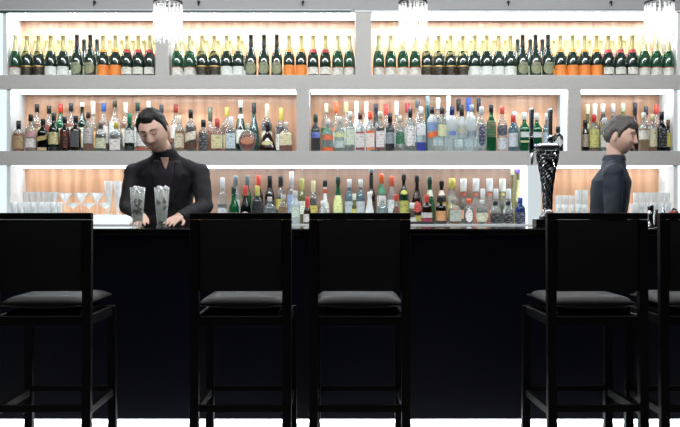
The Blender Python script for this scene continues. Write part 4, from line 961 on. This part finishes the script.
def project(name, o_target, poly_rows, m, parent, off=.004, dirv=(0, 1, 0), thick=.004, nu=10):
    """cloth panel laid on a garment: rows of (z, x_left, x_right) seen from the front"""
    me = o_target.data; bvh = BVHTree.FromPolygons([v.co for v in me.vertices], [p.vertices for p in me.polygons])
    V, Fc = [], []; rows = []
    for k in range(len(poly_rows) - 1):
        a, b = poly_rows[k], poly_rows[k + 1]
        for s in range(5): rows.append(tuple(a[i] + (b[i] - a[i]) * s / 5 for i in range(3)))
    rows.append(poly_rows[-1]); d = Vector(dirv)
    y0 = min(v.co.y for v in me.vertices) - .5
    last = None
    for z, xa, xb in rows:
        for i in range(nu + 1):
            p = Vector((xa + (xb - xa) * i / nu, y0, z)); h = bvh.ray_cast(p, d)
            y = h[0].y if h[0] else last
            last = y; V.append((p.x, (y if y is not None else y0) - off, z))
    n = len(V)
    V += [(x, y + thick * .9 + off, z) for x, y, z in V]
    W_ = nu + 1
    for j in range(len(rows) - 1):
        for i in range(nu):
            p = j * W_ + i; Fc.append((p, p + 1, p + W_ + 1, p + W_)); Fc.append((n + p, n + p + W_, n + p + W_ + 1, n + p + 1))
    R_ = len(rows)
    per = list(range(W_)) + [j * W_ + nu for j in range(1, R_)] + [(R_ - 1) * W_ + i for i in range(nu - 1, -1, -1)] + [j * W_ for j in range(R_ - 2, 0, -1)]
    for a, b in zip(per, per[1:] + per[:1]): Fc.append((a, n + a, n + b, b))
    return part(name, (V, Fc), m, parent, True)
SKIN = mat('#deb8a4', .5, bump=.1); SKIN.node_tree.nodes['Principled BSDF'].inputs['Subsurface Weight'].default_value = .05
JACK = mat('#151318', .75, bump=.3, bscale=200); SHIRT = mat('#2f2a36', .6, bump=.2, bscale=150); TROUS = mat('#141419', .7)
HAIRD = mat('#0d0b0a', .6, bump=1, bscale=180); HAIRG = mat('#57524f', .55, bump=1, bscale=180); SHOE = mat('#0a0a0b', .3)
NAVY = mat('#1d2633', .7, bump=.3, bscale=150)
def HR(yaw, roll, pitch):
    return (Matrix.Rotation(math.radians(yaw), 3, 'Z') @ Matrix.Rotation(math.radians(roll), 3, 'Y') @ Matrix.Rotation(math.radians(pitch), 3, 'X'))
def make_person(nm_label, P, cloth, hair, seed, scale=1.08):
    """P: joint positions in world space"""
    V = {k: Vector(v) for k, v in P.items() if isinstance(v, tuple) and len(v) == 3}
    MX = Matrix.Translation(V['head']) @ P['head_rot'].to_4x4() @ Matrix.Scale(scale, 4)
    bm = bmesh.new(); head_mesh(bm, MX)
    yaw = P['yaw']
    nb = MX @ Vector((0, .03, -.06))
    limb(bm, V['neck'], nb, .053, .053)
    pel, che = V['pelvis'], V['chest']
    trunk(bm, [(pel - Vector((0, 0, .08)), .15, .10, yaw), (pel, .165, .112, yaw), (pel.lerp(che, .45), .135, .098, yaw), (pel.lerp(che, .8), .155, .112, yaw), (che, .165, .11, yaw), (V['neck'] - Vector((0, 0, .04)), .06, .05, yaw)])
    for s in 'lr':
        sh_, el, wr = V['sh_' + s], V['el_' + s], V['wr_' + s]
        limb(bm, che.lerp(sh_, .35) + Vector((0, 0, -.005)), sh_, .055, .052); limb(bm, sh_, el, .047, .038); limb(bm, el, wr, .038, .026)
        hand(bm, wr, P['hf_' + s], P['hp_' + s], P['hs_' + s], 1, P.get('curl', .45))
        hp, kn, an = V['hip_' + s], V['kn_' + s], V['an_' + s]
        limb(bm, hp, kn, .082, .055); limb(bm, kn, an, .052, .036)
        f = P['ffwd']; limb(bm, an - Vector((0, 0, .04)), an + Vector(f) * .12 - Vector((0, 0, .055)), .035, .028)
    zmin = min(v.co.z for v in bm.verts)
    root = fuse('person', bm, SKIN, None, .005, 3)
    tag(root, nm_label, 'person')
    part('hair', hair_mesh(MX, seed, P.get('fringe', .052), P.get('vol', .011), P.get('messy', .004)), hair, root, True)
    for s in (-1, 1): part('eyebrow', brow_mesh(MX, s), hair, root, True)
    for s in (-1, 1):
        b = bmesh.new(); add_tube(b, [MX @ Vector((s * x, y, z)) for x, y, z in ((.018, -.0915, .008), (.026, -.0935, .0055), (.035, -.0925, .005), (.045, -.0855, .008))], .0024, 8)
        part('eyelashes', b, mat('#1a1412', .6), root, True)
    part('lips', lip_mesh(MX), mat('#b87a6c', .5), root, True)
    # upper garment
    g = .016
    bm = bmesh.new()
    trunk(bm, [(pel - Vector((0, 0, .12)), .185, .135, yaw), (pel, .185, .135, yaw), (pel.lerp(che, .45), .162, .122, yaw), (pel.lerp(che, .8), .178, .132, yaw), (che, .186, .128, yaw), (che.lerp(V['neck'], .5), .135, .09, yaw), (che.lerp(V['neck'], .85), .09, .074, yaw), (V['neck'] + Vector((0, 0, .012)), .070, .064, yaw)])
    for s in 'lr':
        sh_, el, wr = V['sh_' + s], V['el_' + s], V['wr_' + s]
        limb(bm, che.lerp(sh_, .3) + Vector((0, 0, .025)), sh_, .075, .07); limb(bm, sh_, el, .067, .056); limb(bm, el, el.lerp(wr, .93), .054, .036)
        limb(bm, V['neck'].lerp(sh_, .2) - Vector((0, 0, .035)), sh_ + Vector((0, 0, .0)), .056, .062)
    top = fuse(P['garment'], bm, cloth, root, .007, 4)
    # wrinkle the cloth a little
    from mathutils import noise
    nrm = [v.normal.copy() for v in top.data.vertices]
    for v, vn in zip(top.data.vertices, nrm):
        c = v.co.copy(); v.co = c + vn * (.005 * noise.noise(Vector((c.x * 9, c.y * 9, c.z * 14))) + .0025 * noise.noise(c * 30))
    bm = bmesh.new()
    for s in 'lr':
        hp, kn, an = V['hip_' + s], V['kn_' + s], V['an_' + s]
        limb(bm, hp, kn, .095, .072); limb(bm, kn, an, .068, .056)
    limb(bm, V['hip_l'], V['hip_r'], .1, .1)
    fuse('trousers', bm, TROUS, root, .01, 3)
    for s in 'lr':
        an = V['an_' + s]; f = Vector(P['ffwd']); bm = bmesh.new()
        limb(bm, an - Vector((0, 0, .045)) - f * .02, an + f * .14 - Vector((0, 0, .055)), .046, .040); limb(bm, an, an - Vector((0, 0, .045)), .044, .046)
        o = fuse('shoe', bm, SHOE, root, .008, 2)
    return root, top, MX
YH = 5.40
hz = PZ(131.5, YH)
P1 = dict(
    head=(PX(153.6, YH), YH, hz), head_rot=HR(-7, -9, 22),
    neck=(PX(165.5, 5.52), 5.52, PZ(151.5, 5.52)), chest=(PX(167, 5.60), 5.60, PZ(175, 5.6)), pelvis=(PX(168, 5.70), 5.70, .98), yaw=0.05,
    sh_l=(PX(134.5, 5.58), 5.58, PZ(174, 5.58)), sh_r=(PX(200, 5.6), 5.60, PZ(174, 5.6)),
    el_l=(PX(127.5, 5.52), 5.52, PZ(206, 5.52)), el_r=(PX(204.5, 5.52), 5.52, PZ(206, 5.52)),
    wr_l=(PX(142, 5.24), 5.24, ZB + .062), wr_r=(PX(179, 5.24), 5.24, ZB + .062),
    hf_l=(.25, -1, -.26), hp_l=(.1, 0, -1), hs_l=-1, hf_r=(-.25, -1, -.26), hp_r=(-.1, 0, -1), hs_r=1, curl=.16,
    hip_l=(PX(168, 5.7) - .09, 5.70, .95), hip_r=(PX(168, 5.7) + .09, 5.70, .95), kn_l=(PX(168, 5.7) - .11, 5.66, .52), kn_r=(PX(168, 5.7) + .11, 5.66, .52),
    an_l=(PX(168, 5.7) - .12, 5.72, .09), an_r=(PX(168, 5.7) + .12, 5.72, .09), ffwd=(0, -1, 0), garment='jacket', fringe=.074, vol=.014, messy=.005)
man, jk, MX1 = make_person('dark-haired bartender in black jacket and open dark shirt looking down behind two cocktails', P1, JACK, HAIRD, 3, 1.14)
xc = PX(166, 5.46); z_n = PZ(163, 5.46)
def zz(py): return PZ(py, 5.46)
def xx(p): return PX(p, 5.46)
project('shirt', jk, [(zz(161), xx(158), xx(174)), (zz(168), xx(157), xx(174.5)), (zz(180), xx(159), xx(173)), (zz(192), xx(162.5), xx(171)), (zz(203), xx(166.5), xx(168))], SHIRT, man, .003)
project('lapel', jk, [(zz(160), xx(153), xx(158.5)), (zz(172), xx(150.5), xx(158.5)), (zz(184), xx(154), xx(161)), (zz(196), xx(161), xx(165)), (zz(204), xx(166), xx(167))], mat('#242026', .6), man, .006)
project('lapel', jk, [(zz(160), xx(174), xx(179)), (zz(172), xx(174), xx(182.5)), (zz(184), xx(172), xx(179)), (zz(196), xx(169.5), xx(173)), (zz(204), xx(167.5), xx(168.5))], mat('#242026', .6), man, .006)
project('skin_at_collar', jk, [(zz(157.5), xx(160.5), xx(168.5)), (zz(162), xx(162), xx(168)), (zz(169), xx(165), xx(166.2))], SKIN, man, .0055)
def collar(o, pts, m, par, r=.006):
    bm = bmesh.new(); add_tube(bm, pts, r, 8); return part('collar', bm, m, par, True)
nk = Vector(P1['neck'])
nbw = MX1 @ Vector((0, .03, -.06)); nk = nk.lerp(nbw, .28)
cpts = [nk + Vector((math.sin(a) * .066, -math.cos(a) * .068, .006 + .040 * (1 - math.cos(a)) / 2)) for a in [math.radians(d) for d in range(68, 293, 9)]]
def band(pts, hgt, m, par, nm='collar'):
    V, Fc = [], []
    for i, p in enumerate(pts):
        out = Vector((p.x - nk0.x, p.y - nk0.y, 0)).normalized()
        V += [tuple(p + out * .012 - Vector((0, 0, hgt))), tuple(p), tuple(p - out * .004), tuple(p + out * .006 - Vector((0, 0, hgt)))]
    for i in range(len(pts) - 1):
        for k in range(4): Fc.append((4 * i + k, 4 * i + (k + 1) % 4, 4 * i + 4 + (k + 1) % 4, 4 * i + 4 + k))
    return part(nm, (V, Fc), m, par, True)
nk0 = nk; band(cpts, .055, SHIRT, man)
# walking man
YW = 5.85
def WX(p): return PX(p, YW)
def WZ(p): return PZ(p, YW)
P2 = dict(
    head=(WX(620), YW, WZ(137)), head_rot=HR(58, 2, 6),
    neck=(WX(615), YW + .01, WZ(158)), chest=(WX(611.5), YW, WZ(181)), pelvis=(WX(606), YW, .97), yaw=math.radians(68),
    sh_l=(WX(616), YW + .15, WZ(174)), sh_r=(WX(606), YW - .16, WZ(175)),
    el_l=(WX(613), YW + .21, WZ(213)), el_r=(WX(603), YW - .21, WZ(213)),
    wr_l=(WX(639), YW + .16, 1.04), wr_r=(WX(626), YW - .20, .98),
    hf_l=(1, 0, -.3), hp_l=(0, -1, -.3), hs_l=-1, hf_r=(.7, .1, -.6), hp_r=(0, 1, -.2), hs_r=1, curl=.5,
    hip_l=(WX(607), YW + .085, .94), hip_r=(WX(605), YW - .085, .94), kn_l=(WX(606) + .15, YW + .08, .52), kn_r=(WX(606) - .03, YW - .08, .50),
    an_l=(WX(606) + .22, YW + .08, .09), an_r=(WX(606) - .26, YW - .08, .11), ffwd=(1, -.1, 0), garment='shirt', fringe=.055, vol=.022, messy=.008)
man2, sh2, MX2 = make_person('grey-haired person in dark navy shirt walking right behind the bar', P2, NAVY, HAIRG, 11, 1.06)
nk = nk0 = Vector(P2['neck'])
band([nk + Vector((math.sin(a) * .072, -math.cos(a) * .074, .02)) for a in [math.radians(d + 68) for d in range(25, 336, 12)]], .036, NAVY, man2)
